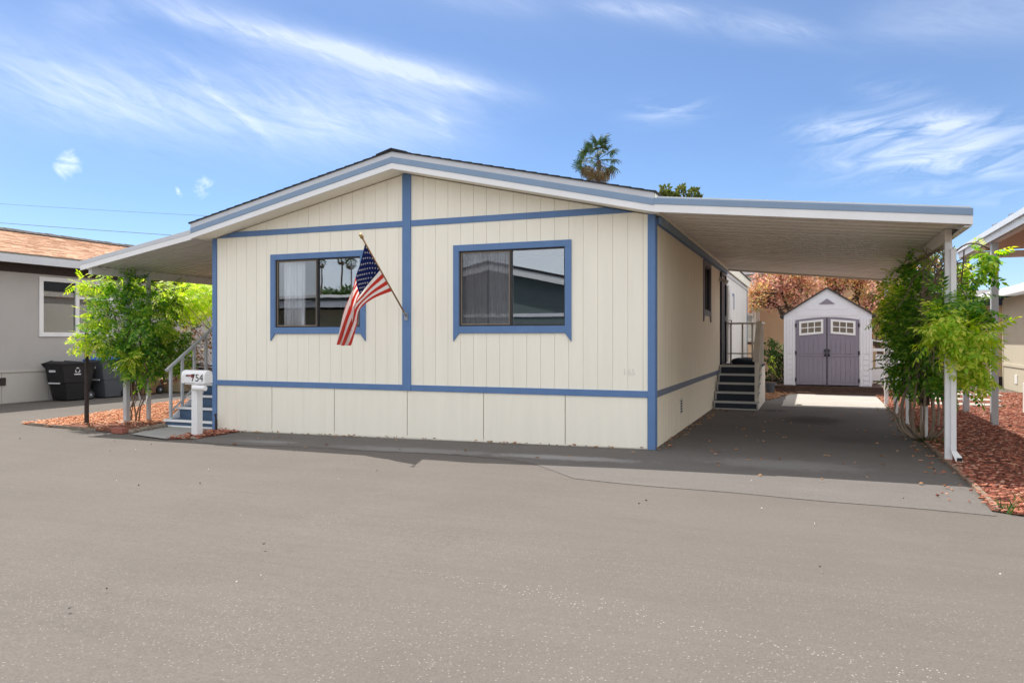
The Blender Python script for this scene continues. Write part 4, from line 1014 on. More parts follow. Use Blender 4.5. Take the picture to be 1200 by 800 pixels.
MB().box(NX-.03, NX-.025, wy0, ym-.05, wz0, wz1).build('pane', M['glass_clear'], wn); MB().box(NX-.03, NX-.025, ym+.05, wy1, wz0, wz1).build('pane', M['glass_clear'], wn)
MB().box(NX+.012, NX+.03, 1.35, 2.75, .30, .49).build('wall_vent', M['nb_dark'], nb)
def nz(x): return 3.42+.265*(NX+.55-x) if x > NX-3.5 else 3.42+.265*(NX+.55-(2*(NX-3.5)-x))
rf = MB()
for (a, c) in ((NX+.55, NX-3.5), (NX-3.5, NX-7.55)): rf.prism([(a, nz(a)), (c, nz(c)), (c, nz(c)+.10), (a, nz(a)+.10)], 'y', NY0-.4, NY1+.4)
rf = rf.build('roof', M['nb_wall'], nb)
sc_ = MB(); nC = 30
for i in range(nC):
    a = NX+.60-(4.1)*i/nC; c = NX+.60-(4.1)*(i+1)/nC; yq = NY0-.42
    while yq < NY1+.4:
        wd = random.uniform(.25, .42); h = random.uniform(.012, .026)
        sc_.prism([(a, nz(a)+.103), (c, nz(c)+.103), (c, nz(c)+.103+.006), (a, nz(a)+.103+h)], 'y', yq+.003, min(yq+wd, NY1+.42)); yq += wd
sc_.build('shingle_courses', M['shingle_o'], rf, kind='stuff')
rc = MB(); yq = NY0-.42
while yq < NY1+.4:
    rc.prism([(NX-3.3, nz(NX-3.3)+.12), (NX-3.5, nz(NX-3.5)+.15), (NX-3.7, nz(NX-3.7)+.12), (NX-3.7, nz(NX-3.7)+.15), (NX-3.5, nz(NX-3.5)+.18+random.uniform(0, .02)), (NX-3.3, nz(NX-3.3)+.15)], 'y', yq, yq+.24); yq += .26
rc.build('ridge_cap', M['pole_dark'], rf)
MB().box(NX+.55, NX+.60, NY0-.42, NY1+.42, 3.28, 3.47).build('fascia_board', M['metal_edge'], nb)
MB().box(NX+.0, NX+.55, NY0-.4, NY1+.4, 3.325, 3.345).build('soffit', M['nb_wall'], nb)

# bins in the neighbour's shade
def wheelie_bin(x, y, w_, d_, h_, mbody, mlid, label, group=None, emblem=True, plate=False):
    """body tapers towards the ground; front faces the road, wheels at the back"""
    z = GL
    t = thing('wheelie_bin', label, 'bin', (x, y, z), group)
    a, c = w_/2, d_/2; mb = MB(); kx, ky = .80, .74
    rings = [(0.02, kx, ky), (h_*.42, .90, .86), (h_*.45, .93, .90), (h_*.88, 1.0, 1.0)]
    vs = []
    for (zz, fx, fy) in rings: vs += [(x-a*fx, y-c*fy+c*(1-fy)*.5, z+zz), (x+a*fx, y-c*fy+c*(1-fy)*.5, z+zz), (x+a*fx, y+c*fy, z+zz), (x-a*fx, y+c*fy, z+zz)]
    fs = [(3, 2, 1, 0), (12, 13, 14, 15)]+[(4*k_+i, 4*k_+(i+1) % 4, 4*k_+4+(i+1) % 4, 4*k_+4+i) for k_ in range(3) for i in range(4)]
    mb.add(vs, fs).build('body', M[mbody], t, bevel=.02)
    MB().box(x-a*1.03, x+a*1.03, y-c*1.03, y+c*1.03, z+h_*.86, z+h_*.90).build('rim', M[mbody], t, bevel=.008)
    lid = MB(); e = .03
    vs = [(x-a-e, y-c-e, z+h_*.905), (x+a+e, y-c-e, z+h_*.905), (x+a+e, y+c+.04, z+h_*.93), (x-a-e, y+c+.04, z+h_*.93),
          (x-a*.7, y-c*.7, z+h_*.97), (x+a*.7, y-c*.7, z+h_*.97), (x+a*.7, y+c*.8, z+h), (x-a*.7, y+c*.8, z+h)]
    lid.add(vs, [(0, 3, 2, 1), (4, 5, 6, 7), (0, 1, 5, 4), (1, 2, 6, 5), (2, 3, 7, 6), (3, 0, 4, 7)]).build('lid', M[mlid], t, bevel=.015)
    MB().tube([(x-a*.8, y+c+.07, z+h_*.88), (x+a*.8, y+c+.07, z+h_*.88)], .016, 8).build('handle', M[mbody], t)
    for s_ in (-1, 1):
        xx = x+s_*(a*.86); yy = y+c*.80; rw = .125
        wh = MB().tube([(xx-.03*s_, yy, z+rw), (xx+.035*s_, yy, z+rw)], rw, 18).build('wheel', M['tyre'], t)
        MB().tube([(xx+.035*s_, yy, z+rw), (xx+.040*s_, yy, z+rw)], rw*.62, 14).build('rim', M['bin_g'], wh)
        MB().tube([(xx+.040*s_, yy, z+rw), (xx+.050*s_, yy, z+rw)], .022, 8).build('hub', M['print_white'], wh)
    sx = x+a+.004
    if emblem:     # pale recycling-style badge and a bar below it on the side
        e_ = MB(); cy_, cz__ = y-c*.05, z+h_*.74
        for k_ in range(3):
            an = math.pi/2+k_*2*math.pi/3
            e_.prism([(cy_+.05*math.cos(an+q)+.018*math.cos(an+q)*s2, cz__+.05*math.sin(an+q)+.018*math.sin(an+q)*s2) for q, s2 in ((-.75, 0), (-.75, 1), (.0, 1.6), (.75, 1), (.75, 0), (0, .3))], 'x', sx-.012, sx)
        e_.box(sx-.012, sx, cy_-.09, cy_+.09, cz__-.115, cz__-.085).build('badge', M['print_white'], t)
    if plate:
        MB().box(x-.17, x+.12, y-c*1.0-.004, y-c*.9, z+h_*.50, z+h_*.66).build('sticker', M['print_white'], t)
        MB().box(x-a*1.0, x+a*1.0, y-c*1.05-.01, y-c*1.03, z+h_*.83, z+h_*.86).build('edge_strip', M['print_white'], t)
    else:
        MB().box(x-a*.45, x+a*.15, y-c*1.0-.006, y-c*.9, z+h_*.70, z+h_*.75).build('sticker', M['print_white'], t)
        MB().box(x-a*.70, x+a*.5, y-c*1.0+.035, y-c*.85, z+h_*.42, z+h_*.45).build('grab_bar', M['print_white'], t)
    return t
wheelie_bin(-16.02, 4.10, .66, .90, 1.06, 'bin_k', 'bin_k', 'charcoal black wheelie bin with flat lid, nearest the road')
wheelie_bin(-15.95, 5.18, .62, .86, 1.14, 'bin_g', 'bin_b', 'grey wheelie bin with bright blue lid behind the dark thin pole')
wheelie_bin(-15.95, 6.35, .62, .84, .98, 'bin_br', 'bin_br', 'brown wheelie bin partly hidden by the white awning post', emblem=False)
wheelie_bin(-15.7, 7.45, .85, 1.0, .95, 'bin_t', 'bin_t', 'tan wide bin under the leafy vine beyond the posts', emblem=False)
wheelie_bin(-14.55, 7.6, .62, .7, .92, 'bin_n', 'bin_n', 'navy wheelie bin with white sticker left of the porch steps', emblem=False, plate=True)

# thin dark pole, brick, edging stones, rope, in the left bed
tag(MB().tube([(-10.38, .08, ground_z(-10.4)), (-10.38, .08, .6), (-10.38, .08, 1.55)], [.040, .035, .035], 8).build('dark_post', M['pole_dark'], None), 'thin dark rusty post standing in the orange bark', 'post')
bk_ = MB().box(-8.66, -8.42, -.86, -.76, ground_z(-8.5)+.005, ground_z(-8.5)+.10).build('red_brick', M['brick'], None, bevel=.008)
bk_.rotation_euler = (0, 0, 0); tag(bk_, 'pinkish red brick at the corner of the left bark bed', 'brick')
def stone(x, y, s, m):
    mb = MB(); n = 8; z = ground_z(x)
    for k_, (zz, f) in enumerate(((0, .8), (.35, 1.0), (.75, .75))):
        for i in range(n):
            a = 2*math.pi*i/n; q = f*random.uniform(.8, 1.15); mb.v.append((x+s*q*math.cos(a), y+s*.75*q*math.sin(a), z+zz*s))
    for k_ in range(2):
        for i in range(n): mb.f.append((k_*n+i, k_*n+(i+1) % n, (k_+1)*n+(i+1) % n, (k_+1)*n+i)); mb.mi.append(0)
    mb.f.append(tuple(2*n+i for i in range(n))); mb.mi.append(0)
    return mb.build('edging_stone', m, None, smooth=True)
ORD = ['first', 'second', 'third', 'fourth', 'fifth', 'sixth', 'seventh', 'eighth', 'last']
for k_ in range(9):
    t = k_/8; x, y = -8.33+(-8.50+8.33)*t+random.uniform(-.02, .02), -.72+(.02+.72)*t
    tag(stone(x, y, random.uniform(.075, .105), M['stone']), ORD[k_]+' stone from the red brick in the row running to the porch steps', 'stone', 'stones edging the left bark bed')
for k_ in range(9):
    x, y = -7.18+.42*(k_/8), -1.08+.10*(k_/8)+random.uniform(-.05, .12)
    tag(stone(x, y, random.uniform(.03, .055), M['stone']), ORD[k_]+' small stone from the left in the cluster in front of the mailbox post', 'stone', 'stones around the mailbox post')
ed = MB(); 
for k_ in range(36):
    t = k_/36; x = -11.2+2.0*t; y = -.38-.30*t; n = 7
    ed.prism([(x-.026, ground_z(x))]+[(x-.026*math.cos(math.pi*i/n), ground_z(x)+.025+.028*math.sin(math.pi*i/n)) for i in range(n+1)]+[(x+.026, ground_z(x))], 'y', y-.012, y+.012)
tag(ed.build('scalloped_edging', M['stone'], None), 'low scalloped edging along the front of the left bark bed', 'garden edging')
pts = [(-9.76, .41, 1.05), (-9.73, .55, .7), (-9.71, .66, .30), (-9.69, .72, .22), (-9.67, .77, .26), (-9.66, .77, .38)]
tag(MB().tube(pts, .012, 6).build('white_hose', M['white'], None, smooth=True), 'thin white hose looped between the two white awning posts', 'hose')

# ================================================================== RIGHT NEIGHBOUR
rc = thing('neighbor_carport', 'white post carport of the right neighbour over red bark', 'carport', (6, 4, 0))
for (x, y) in ((4.71, 4.76), (4.71, 7.22)): post(x, y, 3.03, .105, rc, M['rail'])
post(5.74, 7.26, .60, .13, rc, M['white'], 'stub_post')
MB().box(4.60, 4.63, -5, 7.35, 3.03, 3.20).build('fascia_board', M['white'], rc)
MB().box(4.66, 4.76, -4.9, 7.3, 3.03, 3.14).build('beam', M['white'], rc)
MB().box(4.55, 4.60, -5, 7.35, 3.13, 3.215).build('gutter', M['metal_edge'], rc)
MB().prism([(4.63, 3.15), (9.5, 3.30), (9.5, 3.34), (4.63, 3.20)], 'y', -5, 7.35).build('roof_deck', mat('tan_soffit', (.50, .38, .26), .7, .06, 3, stretch=(5, 1, 1)), rc)
MB().box(4.63, 9.5, 7.25, 7.35, 3.02, 3.145).build('rear_beam', M['pan'], rc)
for (y, l, pl) in ((3.1, .05, 'middle'), (2.2, .09, 'rightmost'), (4.2, .06, 'leftmost')):
    tag(MB().tube([(4.58, y, 3.21), (4.56, y-.05, 3.25), (4.66, y-.12, 3.21+l)], .006, 5).build('dry_twig', M['stem'], None), pl+' bare twig of three on the right neighbour carport gutter', 'twig', 'twigs on the neighbour gutter')
rn = thing('side_house', 'pale khaki sided home at the right edge behind the bark', 'house', (9, 13, 0))
RX = 7.075
MB().box(RX, RX+.06, 10.2, 15.8, 0, 2.62).box(RX+.06, RX+6, 15.74, 15.8, 0, 2.62).box(RX+.06, RX+6, 10.2, 10.26, 0, 2.62).build('wall', M['rn_wall'], rn)
y = 10.2
while y < 15.75:
    MB().box(RX-.010, RX, y+.005, min(y+.2, 15.8)-.005, .74, 2.55).build('siding_board', M['rn_wall'], rn)
    MB().box(RX-.010, RX, y+.005, min(y+.2, 15.8)-.005, .01, .66).build('skirting_board', M['rn_wall'], rn); y += .2
MB().box(RX-.03, RX, 10.2, 15.8, .66, .74).build('band_trim', M['rn_wall'], rn)
MB().box(RX-.025, RX-.0, 15.72, 15.82, .0, 2.56).build('corner_trim', M['rn_wall'], rn)
MB().box(RX-.025, RX-.01, 14.15, 14.42, .22, .46).build('wall_vent', M['rear_white'], rn)
MB().prism([(RX-.55, 2.62), (RX+3, 3.62), (RX+6, 2.62), (RX+6, 2.76), (RX+3, 3.78), (RX-.55, 2.76)], 'y', 9.7, 16.1).build('roof', M['metal_edge'], rn)
MB().prism([(RX-.58, 2.55), (RX+3, 3.58), (RX+3, 3.76), (RX-.58, 2.73)], 'y', 9.66, 9.70).build('fascia_board', M['white'], rn)
MB().box(RX-.58, RX-.55, 9.7, 16.1, 2.56, 2.74).build('fascia_board', M['white'], rn)
fh = thing('tan_house', 'tan wall home with dark blue fascia seen between the right posts', 'house', (8, 17, 0))
MB().box(5.9, 12, 17.2, 22, .25, 2.75).build('wall', M['tan_wall'], fh)
MB().box(5.9, 12, 17.18, 17.2, .02, .28).build('skirting_panel', M['nb_dark'], fh)
MB().box(5.7, 12, 17.0, 17.06, 2.46, 2.76).build('fascia_board', mat('dusk_blue_paint', (.04, .05, .10), .6), fh)
MB().prism([(5.5, 2.78), (12, 2.78), (12, 2.90), (5.5, 2.90)], 'y', 16.6, 22.2).build('roof', M['metal_edge'], fh)
MB().box(5.5, 12, 16.56, 16.6, 2.72, 2.92).build('roof_edge', M['rear_white'], fh)
for k_, (yy, xa, xb) in enumerate(((8.9, 4.3, 5.6), (10.4, 4.2, 5.9), (12.2, 4.4, 6.3))):
    sl_ = MB().box(xa, xb, yy-.28, yy+.28, .0, .045).build('stepping_slab', M['concrete'], None, bevel=.01)
    tag(sl_, ['pale concrete slab nearest the right carport posts in the bark', 'middle pale concrete slab lying in the red bark', 'farthest pale concrete slab before the tan house'][k_], 'paving slab', 'concrete slabs in the bark')

# ================================================================== BEHIND: walls and a home
tw = thing('stucco_wall', 'tall tan stucco wall behind the shed and shrubs', 'wall', (3, 19.5, 0))
MB().box(.13, 5.6, 19.0, 19.25, 0, 3.6).build('wall', M['tan_wall'], tw)
MB().box(.10, 5.63, 18.96, 19.29, 3.6, 3.70).build('coping', M['tan_wall'], tw)
rh = thing('rear_home', 'white sided home behind the steps, left of the tan wall', 'house', (-2, 18, 0))
MB().box(-5, .10, 17.6, 21, 0, 3.65).build('wall', M['rear_white'], rh)
MB().box(-.34, .06, 17.57, 17.60, .02, 1.25).build('low_panel', M['tan_wall'], rh)
MB().box(-.36, .10, 17.55, 17.60, 1.25, 1.33).build('ledge', M['wood'], rh)
wv = MB().box(-.26, .02, 17.56, 17.60, 1.40, 2.30).build('window_frame', M['white'], rh)
MB().box(-.22, -.02, 17.552, 17.558, 1.44, 2.26).build('pane', M['glass_dim'], wv)
MB().prism([(-5.3, 3.66), (.35, 3.66), (.35, 3.8), (-5.3, 3.8)], 'y', 17.3, 21.3).build('roof', M['metal_edge'], rh)

# power lines
for k_, (z0, sl_) in enumerate(((15.9, -.104), (13.85, -.103), (12.4, -.095))):
    pts = [(x, 45, z0+sl_*(x+79.5)+.0006*(x+60)**2*.3) for x in np.linspace(-130, 0, 30)]
    tag(MB().tube(pts, [.016, .026, .016][k_], 5).build('power_line', M['wire'], None), ['topmost of three thin power lines crossing the left sky', 'middle and darkest of three power lines in the left sky', 'lowest of three power lines just above the terracotta roof'][k_], 'power line', 'power lines in the left sky')
# ================================================================== VEGETATION
def leaf_cloud(centers, per, out_bias=.6, droop=.5, lsize=1.0, flat=.35):
    """positions and rotations for leaves in a set of (centre, radius) clumps, mostly near the surface"""
    P, X, Z = [], [], []
    for c, rad in centers:
        n = max(4, int(per*(rad/.5)**2)); d = rng.normal(size=(n, 3)); d /= np.linalg.norm(d, axis=1)[:, None]
        rr = rad*(rng.uniform(size=n)**.45)*rng.uniform(.8, 1.12, n)
        p = np.array(c)+d*rr[:, None]*np.array([1, 1, .9]); P.append(p)
        x = d*out_bias+rng.normal(size=(n, 3))*.45; x[:, 2] -= droop; X.append(x)
        z = rng.normal(size=(n, 3))*flat; z[:, 2] += 1; z += d*.3; Z.append(z)
    P, X, Z = map(np.concatenate, (P, X, Z))
    return P, frames(X, Z), rng.uniform(.65, 1.25, len(P))*lsize

def wiggle(p, q, n, a):
    p, q = Vector(p), Vector(q)
    return [p.lerp(q, i/n)+Vector((random.gauss(0, a), random.gauss(0, a), random.gauss(0, a)))*(1 if 0 < i < n else 0) for i in range(n+1)]
def stems(pairs, r0, r1, m, name, parent, n=6, a=.04):
    mb = MB()
    for p, q in pairs:
        pts = wiggle(p, q, n, a); mb.tube(pts, [r0+(r1-r0)*i/n for i in range(n+1)], 5)
    return mb.build(name, m, parent, smooth=True)

# --- vine on the left awning posts
vine = thing('wisteria_vine', 'big green climbing vine wrapped round the left awning posts', 'vine', (-9.9, .5, ground_z(-9.9)))
cl_mid = [(at(x, y, Y), r) for x, y, Y, r in [(132, 392, .2, .42), (158, 352, .5, .42), (188, 350, 1.0, .38), (168, 402, .5, .46), (200, 388, 1.0, .36), (148, 332, .4, .30),
          (130, 404, .0, .22), (150, 415, .3, .30), (186, 415, .7, .34), (205, 420, 1.0, .30), (122, 352, .1, .26), (172, 432, .6, .20), (146, 428, .2, .16), (170, 372, .2, .4), (212, 405, 1.3, .28), (190, 400, .9, .35), (172, 446, .6, .10)]]
cl_hi = [(at(x, y, Y), r) for x, y, Y, r in [(104, 334, .0, .18), (92, 331, -.05, .09), (104, 397, -.1, .18), (94, 402, -.1, .11), (112, 350, 0, .16), (112, 372, .0, .28), (118, 400, -.1, .22), (106, 398, -.1, .13), (94, 404, -.1, .10), (86, 405, -.1, .06),
         (128, 326, .3, .22), (165, 330, .9, .25), (200, 345, 1.6, .26), (150, 420, .1, .2), (196, 378, .6, .2)]]
P, Rm, S_ = leaf_cloud(cl_mid, 150, droop=.4); scatter('foliage', PIN_V, PIN_F, P, Rm, S_*.68, M['vine'], vine)
P, Rm, S_ = leaf_cloud(cl_hi, 230, droop=.35); scatter('sunlit_foliage', PIN_V, PIN_F, P, Rm, S_*.56, M['vine_hi'], vine)
base = Vector((-9.88, .62, ground_z(-9.9)))
stems([(base+Vector((random.uniform(-.08, .1), random.uniform(-.1, .1), 0)), at(160+random.uniform(-14, 18), 420, .5)) for _ in range(5)], .015, .010, M['stem'], 'stem', vine, 8, .02)
stems([(at(160+random.uniform(-14, 18), 420, .5), c+Vector((random.gauss(0, .1), random.gauss(0, .1), random.gauss(0, .1)))) for c, r in cl_mid+cl_hi for _ in range(2)], .010, .004, M['stem'], 'twig', vine, 6, .05)
# --- second vine, along the awning behind the steps
vine2 = thing('wisteria_vine', 'sunlit yellow green vine trailing behind the porch railing', 'vine', (-9.8, 4.2, ground_z(-9.8)))
cl = [(at(x, y, Y), r) for x, y, Y, r in [(205, 338, 3.2, .36), (222, 350, 3.6, .40), (240, 345, 4.0, .40), (232, 332, 4.4, .34), (214, 362, 3.4, .34), (245, 362, 4.6, .36), (200, 352, 3.0, .3), (228, 368, 4, .3), (250, 335, 5, .4)]]
P, Rm, S_ = leaf_cloud(cl, 150, droop=.4); scatter('foliage', PIN_V, PIN_F, P, Rm, S_*.65, M['vine_hi'], vine2)
stems([((-9.8, 4.2, ground_z(-9.8)), c) for c, r in cl], .018, .005, M['stem'], 'stem', vine2, 8, .06)
dp = thing('dried_shrub', 'reddish brown withered shrub behind the grey porch railing', 'shrub', (-9.6, 3, ground_z(-9.6)))
cl = [(at(x, y, Y), r) for x, y, Y, r in [(212, 392, 2.6, .30), (228, 395, 3.2, .30), (205, 415, 2.4, .32), (225, 420, 2.8, .34), (242, 402, 3.6, .3), (200, 440, 2.2, .25)]]
P, Rm, S_ = leaf_cloud(cl, 230, droop=.1); scatter('foliage', LEAF_V, LEAF_F, P, Rm, S_*.09, M['dry_vine'], dp)
stems([((-9.6, 3, ground_z(-9.6)), c+Vector((random.gauss(0, .2), random.gauss(0, .2), random.gauss(0, .2)))) for c, r in cl for _ in range(4)], .010, .003, M['stem'], 'stem', dp, 7, .05)
# --- vine on the carport posts
rv = thing('wisteria_vine', 'climbing vine with pale fanned stems on the right carport posts', 'vine', (3.36, 2.35, 0))
cl_mid = [(at(x, y, Y), r) for x, y, Y, r in [(1080, 345, 2.2, .24), (1066, 385, 2.6, .28), (1088, 402, 2.0, .32), (1098, 372, 1.8, .28), (1128, 356, .9, .22), (1142, 368, .9, .20), (1114, 356, .4, .22), (1060, 424, 2.8, .26),
          (1076, 436, 2.4, .28), (1096, 432, 2.0, .22), (1054, 440, 3.0, .16), (1156, 302, .9, .13), (1146, 322, .9, .11), (1112, 452, 1.6, .12), (1062, 358, 3.2, .22), (1136, 458, 1.2, .07), (1080, 318, 1.9, .16), (1068, 312, 2.6, .14), (1058, 402, 3.0, .22), (1084, 380, 2.0, .28), (1050, 380, 3.6, .16)]]
cl_hi = [(at(x, y, Y), r) for x, y, Y, r in [(1126, 390, .2, .20), (1106, 394, .15, .17), (1142, 394, .5, .20), (1154, 405, .5, .14), (1130, 410, .3, .16), (1144, 428, .5, .17), (1148, 444, .5, .09), (1100, 380, .4, .15), (1112, 374, .1, .15), (1046, 345, 4.6, .2), (1054, 328, 4.0, .16), (1158, 296, .9, .10), (1090, 300, 2.0, .10), (1128, 310, 1.6, .10), (1044, 372, 5.2, .22), (1125, 330, 1.6, .12)]]
P, Rm, S_ = leaf_cloud(cl_mid, 300, droop=.45); scatter('foliage', PIN_V, PIN_F, P, Rm, S_*.72, M['vine'], rv)
P, Rm, S_ = leaf_cloud(cl_hi, 380, droop=.55); scatter('sunlit_foliage', PIN_V, PIN_F, P, Rm, S_*.70, M['vine_hi'], rv)
mb = MB()
for k_ in range(16):
    a = 2*math.pi*k_/16+random.uniform(-.2, .2); rr = random.uniform(.16, .34); b0 = Vector((3.37+.04*math.cos(a), 2.28+.04*math.sin(a), .01))
    pts = [bez([b0, b0+Vector((rr*1.5*math.cos(a), rr*1.3*math.sin(a), .10)), b0+Vector((rr*1.3*math.cos(a), rr*1.3*math.sin(a), .55)), b0+Vector((.06*math.cos(a+1), .12*math.sin(a+1), .95)), b0+Vector((random.gauss(0, .1), random.gauss(0, .2), 1.7))], t) for t in np.linspace(0, 1, 12)]
    mb.tube(pts, [.020-.010*i/11 for i in range(12)], 6)
mb.build('stem', M['stem_pale'], rv, smooth=True)
stems([((3.38+random.gauss(0, .03), 2.35+random.gauss(0, .06), .5), (3.42+random.gauss(0, .12), 2.2+random.gauss(0, .5), random.uniform(1.7, 2.6))) for _ in range(14)], .018, .008, M['stem'], 'trunk', rv, 10, .035)
tang = MB()
for _ in range(330):
    y0 = random.uniform(.5, 3.6); p = Vector((3.42+random.gauss(0, .10), y0, random.uniform(1.5, 2.6))); q = p+Vector((random.gauss(0, .12), random.gauss(0, .35), random.gauss(-.15, .35))); q.z = min(q.z, 2.66)
    mid = p.lerp(q, .5)+Vector((random.gauss(0, .12), random.gauss(0, .15), random.gauss(-.1, .12)))
    tang.tube([bez([p, mid, q], t) for t in np.linspace(0, 1, 7)], random.uniform(.003, .008), 4, cap=False)
tang.build('tangled_stems', M['stem'], rv, smooth=True, kind='stuff')
for k_ in range(3):
    p0 = Vector((3.34, 4.6+k_*.1, 2.55)); pts = [bez([p0, p0+Vector((-.12, -.9, -.12)), p0+Vector((.02, -2.4, .05)), p0+Vector((.05, -3.9, -.02))], t)+Vector((0, 0, .02*k_+.02*math.sin(9*t+k_))) for t in np.linspace(0, 1, 20)]
    MB().tube(pts, .016-.003*k_, 5).build('runner_stem', M['stem'], rv, smooth=True)
MB().tube([bez([Vector((3.40, 3.9, 2.50)), Vector((3.25, 4.3, 2.45)), Vector((3.22, 4.3, 2.05)), Vector((3.42, 3.6, 1.95))], t) for t in np.linspace(0, 1, 14)], .018, 5).build('runner_stem', M['trunk'], rv, smooth=True)
MB().tube([bez([Vector((3.45, 1.4, 2.35)), at(1118, 300, 1.2), at(1128, 272, 1.0), at(1160, 292, .9)], t) for t in np.linspace(0, 1, 12)], .010, 5).build('runner_stem', M['trunk'], rv, smooth=True)

# --- trees behind the shed
def broad_tree(name, label, base, fork, clumps, per, lm, lsize, group=None, limb=.05):
    t = thing(name, label, 'tree', base, group)
    base, fork = Vector(base), Vector(fork)
    MB().tube(wiggle(base, fork, 5, .04), [limb*2.2-limb*.9*i/5 for i in range(6)], 8).build('trunk', M['trunk'], t, smooth=True)
    br = MB(); hubs = []
    for k_ in range(5):
        c = random.choice(clumps)[0]; h = fork.lerp(Vector(c), random.uniform(.4, .6)); hubs.append(h); br.tube(wiggle(fork, h, 5, .07), [limb*1.1-limb*.5*i/5 for i in range(6)], 6)
    for c, r in clumps:
        h = min(hubs, key=lambda q: (q-Vector(c)).length); br.tube(wiggle(h, c, 5, .08), [limb*.5-limb*.35*i/5 for i in range(6)], 5)
        for _ in range(4): br.tube(wiggle(Vector(c).lerp(h, .3), Vector(c)+Vector([random.gauss(0, r*.6) for _ in range(3)]), 3, .05), [limb*.2, limb*.15, limb*.12, limb*.08], 4)
    br.build('limbs', M['trunk'], t, smooth=True)
    mats = lm if isinstance(lm, list) else [lm]
    for j, m_ in enumerate(mats):
        P, Rm, S_ = leaf_cloud(clumps[j::len(mats)], per, droop=.25, flat=.7)
        scatter('crown', LEAF_V, LEAF_F, P, Rm, S_*lsize, m_, t)
    return t
def clumps_in(cs, n, rmin, rmax):
    out = []
    for _ in range(n):
        (c, ax) = random.choice(cs); d = Vector([random.gauss(0, 1) for _ in range(3)]).normalized()*random.uniform(.15, 1)**.5
        out.append((Vector(c)+Vector((d.x*ax[0], d.y*ax[1], d.z*ax[2])), random.uniform(rmin, rmax)))
    return out
cA = [(at(905, 340, 17.2), (1.0, .8, .7)), (at(940, 338, 17.2), (1.2, .8, .75)), (at(890, 350, 16.8), (.5, .5, .5)), (at(925, 320, 17.5), (1.3, .9, .7))]
broad_tree('autumn_tree', 'pinkish red autumn tree with bare limbs left of the shed peak', (1.9, 17.0, 0), at(926, 375, 17), clumps_in(cA, 62, .22, .42), 300, [M['autumn'], M['autumn'], M['autumn_y']], .095, 'autumn trees behind the shed')
cB = [(at(1000, 335, 17.5), (1.1, .8, .8)), (at(1030, 340, 17.2), (.9, .7, .9)), (at(985, 322, 17.6), (1.0, .8, .6)), (at(1035, 372, 17), (.6, .6, .9))]
broad_tree('autumn_tree', 'yellow orange autumn tree right of the shed peak', (4.3, 17.4, 0), at(1012, 380, 17.4), clumps_in(cB, 58, .22, .42), 300, [M['autumn_y'], M['autumn_y'], M['autumn']], .095, 'autumn trees behind the shed')
cD = [(at(975, 330, 22), (2.6, .6, 1.2)), (at(1040, 335, 22), (2.0, .6, 1.4)), (at(910, 330, 22), (1.6, .6, 1.0))]
broad_tree('dark_tree', 'darker mixed tree filling the gaps behind the autumn trees', (4.5, 22.5, 0), at(985, 370, 22.5), clumps_in(cD, 46, .4, .7), 120, [M['autumn'], M['shrub'], M['autumn_y']], .15)
def bush(name, label, base, clumps, per, m_, ls, group=None):
    t = thing(name, label, 'shrub', base, group)
    P, Rm, S_ = leaf_cloud(clumps, per, droop=.0, flat=.8); scatter('foliage', LEAF_V, LEAF_F, P, Rm, S_*ls, m_, t)
    stems([(base, c) for c, r in clumps for _ in range(2)], .014, .004, M['stem'], 'stem', t, 5, .04)
    return t
c0 = at(908, 448, 13.0); c0.z = 0
bush('green_shrub', 'dark green leafy shrub between the carport steps and the shed', c0, [(at(x, y, Y), r) for x, y, Y, r in [(905, 418, 13, .26), (914, 412, 13.4, .28), (910, 432, 13, .28), (902, 440, 12.8, .22), (916, 440, 13.2, .26), (900, 408, 13.3, .22), (918, 425, 13.3, .24)]], 700, M['shrub'], .085)
bush('light_shrub', 'small bright green shrub tuft beside the carport steps', at(905, 447, 12.2), [(at(905, 428, 12.3), .13), (at(909, 436, 12.3), .12), (at(903, 420, 12.3), .09)], 420, M['vine_hi'], .07)
bush('green_shrub', 'green shrub glimpsed between the white fence and the vine', Vector((4.2, 14.2, 0)), [(at(x, y, 14.3), r) for x, y, r in [(1030, 385, .3), (1040, 395, .3), (1036, 372, .28), (1048, 410, .3)]], 330, M['shrub'], .09)
ag = thing('strappy_plant', 'dark strap leaved plant against the tan wall beside the shed', 'plant', at(906, 408, 14.2))
b0 = at(906, 402, 14.2)
for k_ in range(26):
    a = random.uniform(0, 6.28); L = random.uniform(.35, .55); up = random.uniform(.12, .5)
    mb = MB(); n = 5; vs = []
    for i in range(n+1):
        t = i/n; p = b0+Vector((math.cos(a)*L*.6*t, math.sin(a)*L*.6*t, up*t*1.2-(.9*t*t)*L)); sd = Vector((-math.sin(a), math.cos(a), 0))*.028*(1-t*.85); vs += [p-sd, p+sd]
    mb.add(vs, [(2*i, 2*i+1, 2*i+3, 2*i+2) for i in range(n)]).build('strap_leaf', M['shrub'], ag)
MB().tube([(b0.x, b0.y, 0), b0], [.05, .04], 6).build('stem', M['trunk'], ag)
pc = at(902.5, 452, 11.2); pz = 0
pot = thing('plant_pot', 'grey plastic plant pot on the ground behind the carport steps', 'pot', (pc.x, pc.y, 0))
MB().tube([(pc.x, pc.y, .0), (pc.x, pc.y, .26), (pc.x, pc.y, .26), (pc.x, pc.y, .30)], [.10, .14, .155, .155], 14).build('body', M['bin_g'], pot, smooth=False)
MB().tube([(pc.x, pc.y, .295), (pc.x, pc.y, .303)], .14, 14).build('soil', M['bark_base'], pot)

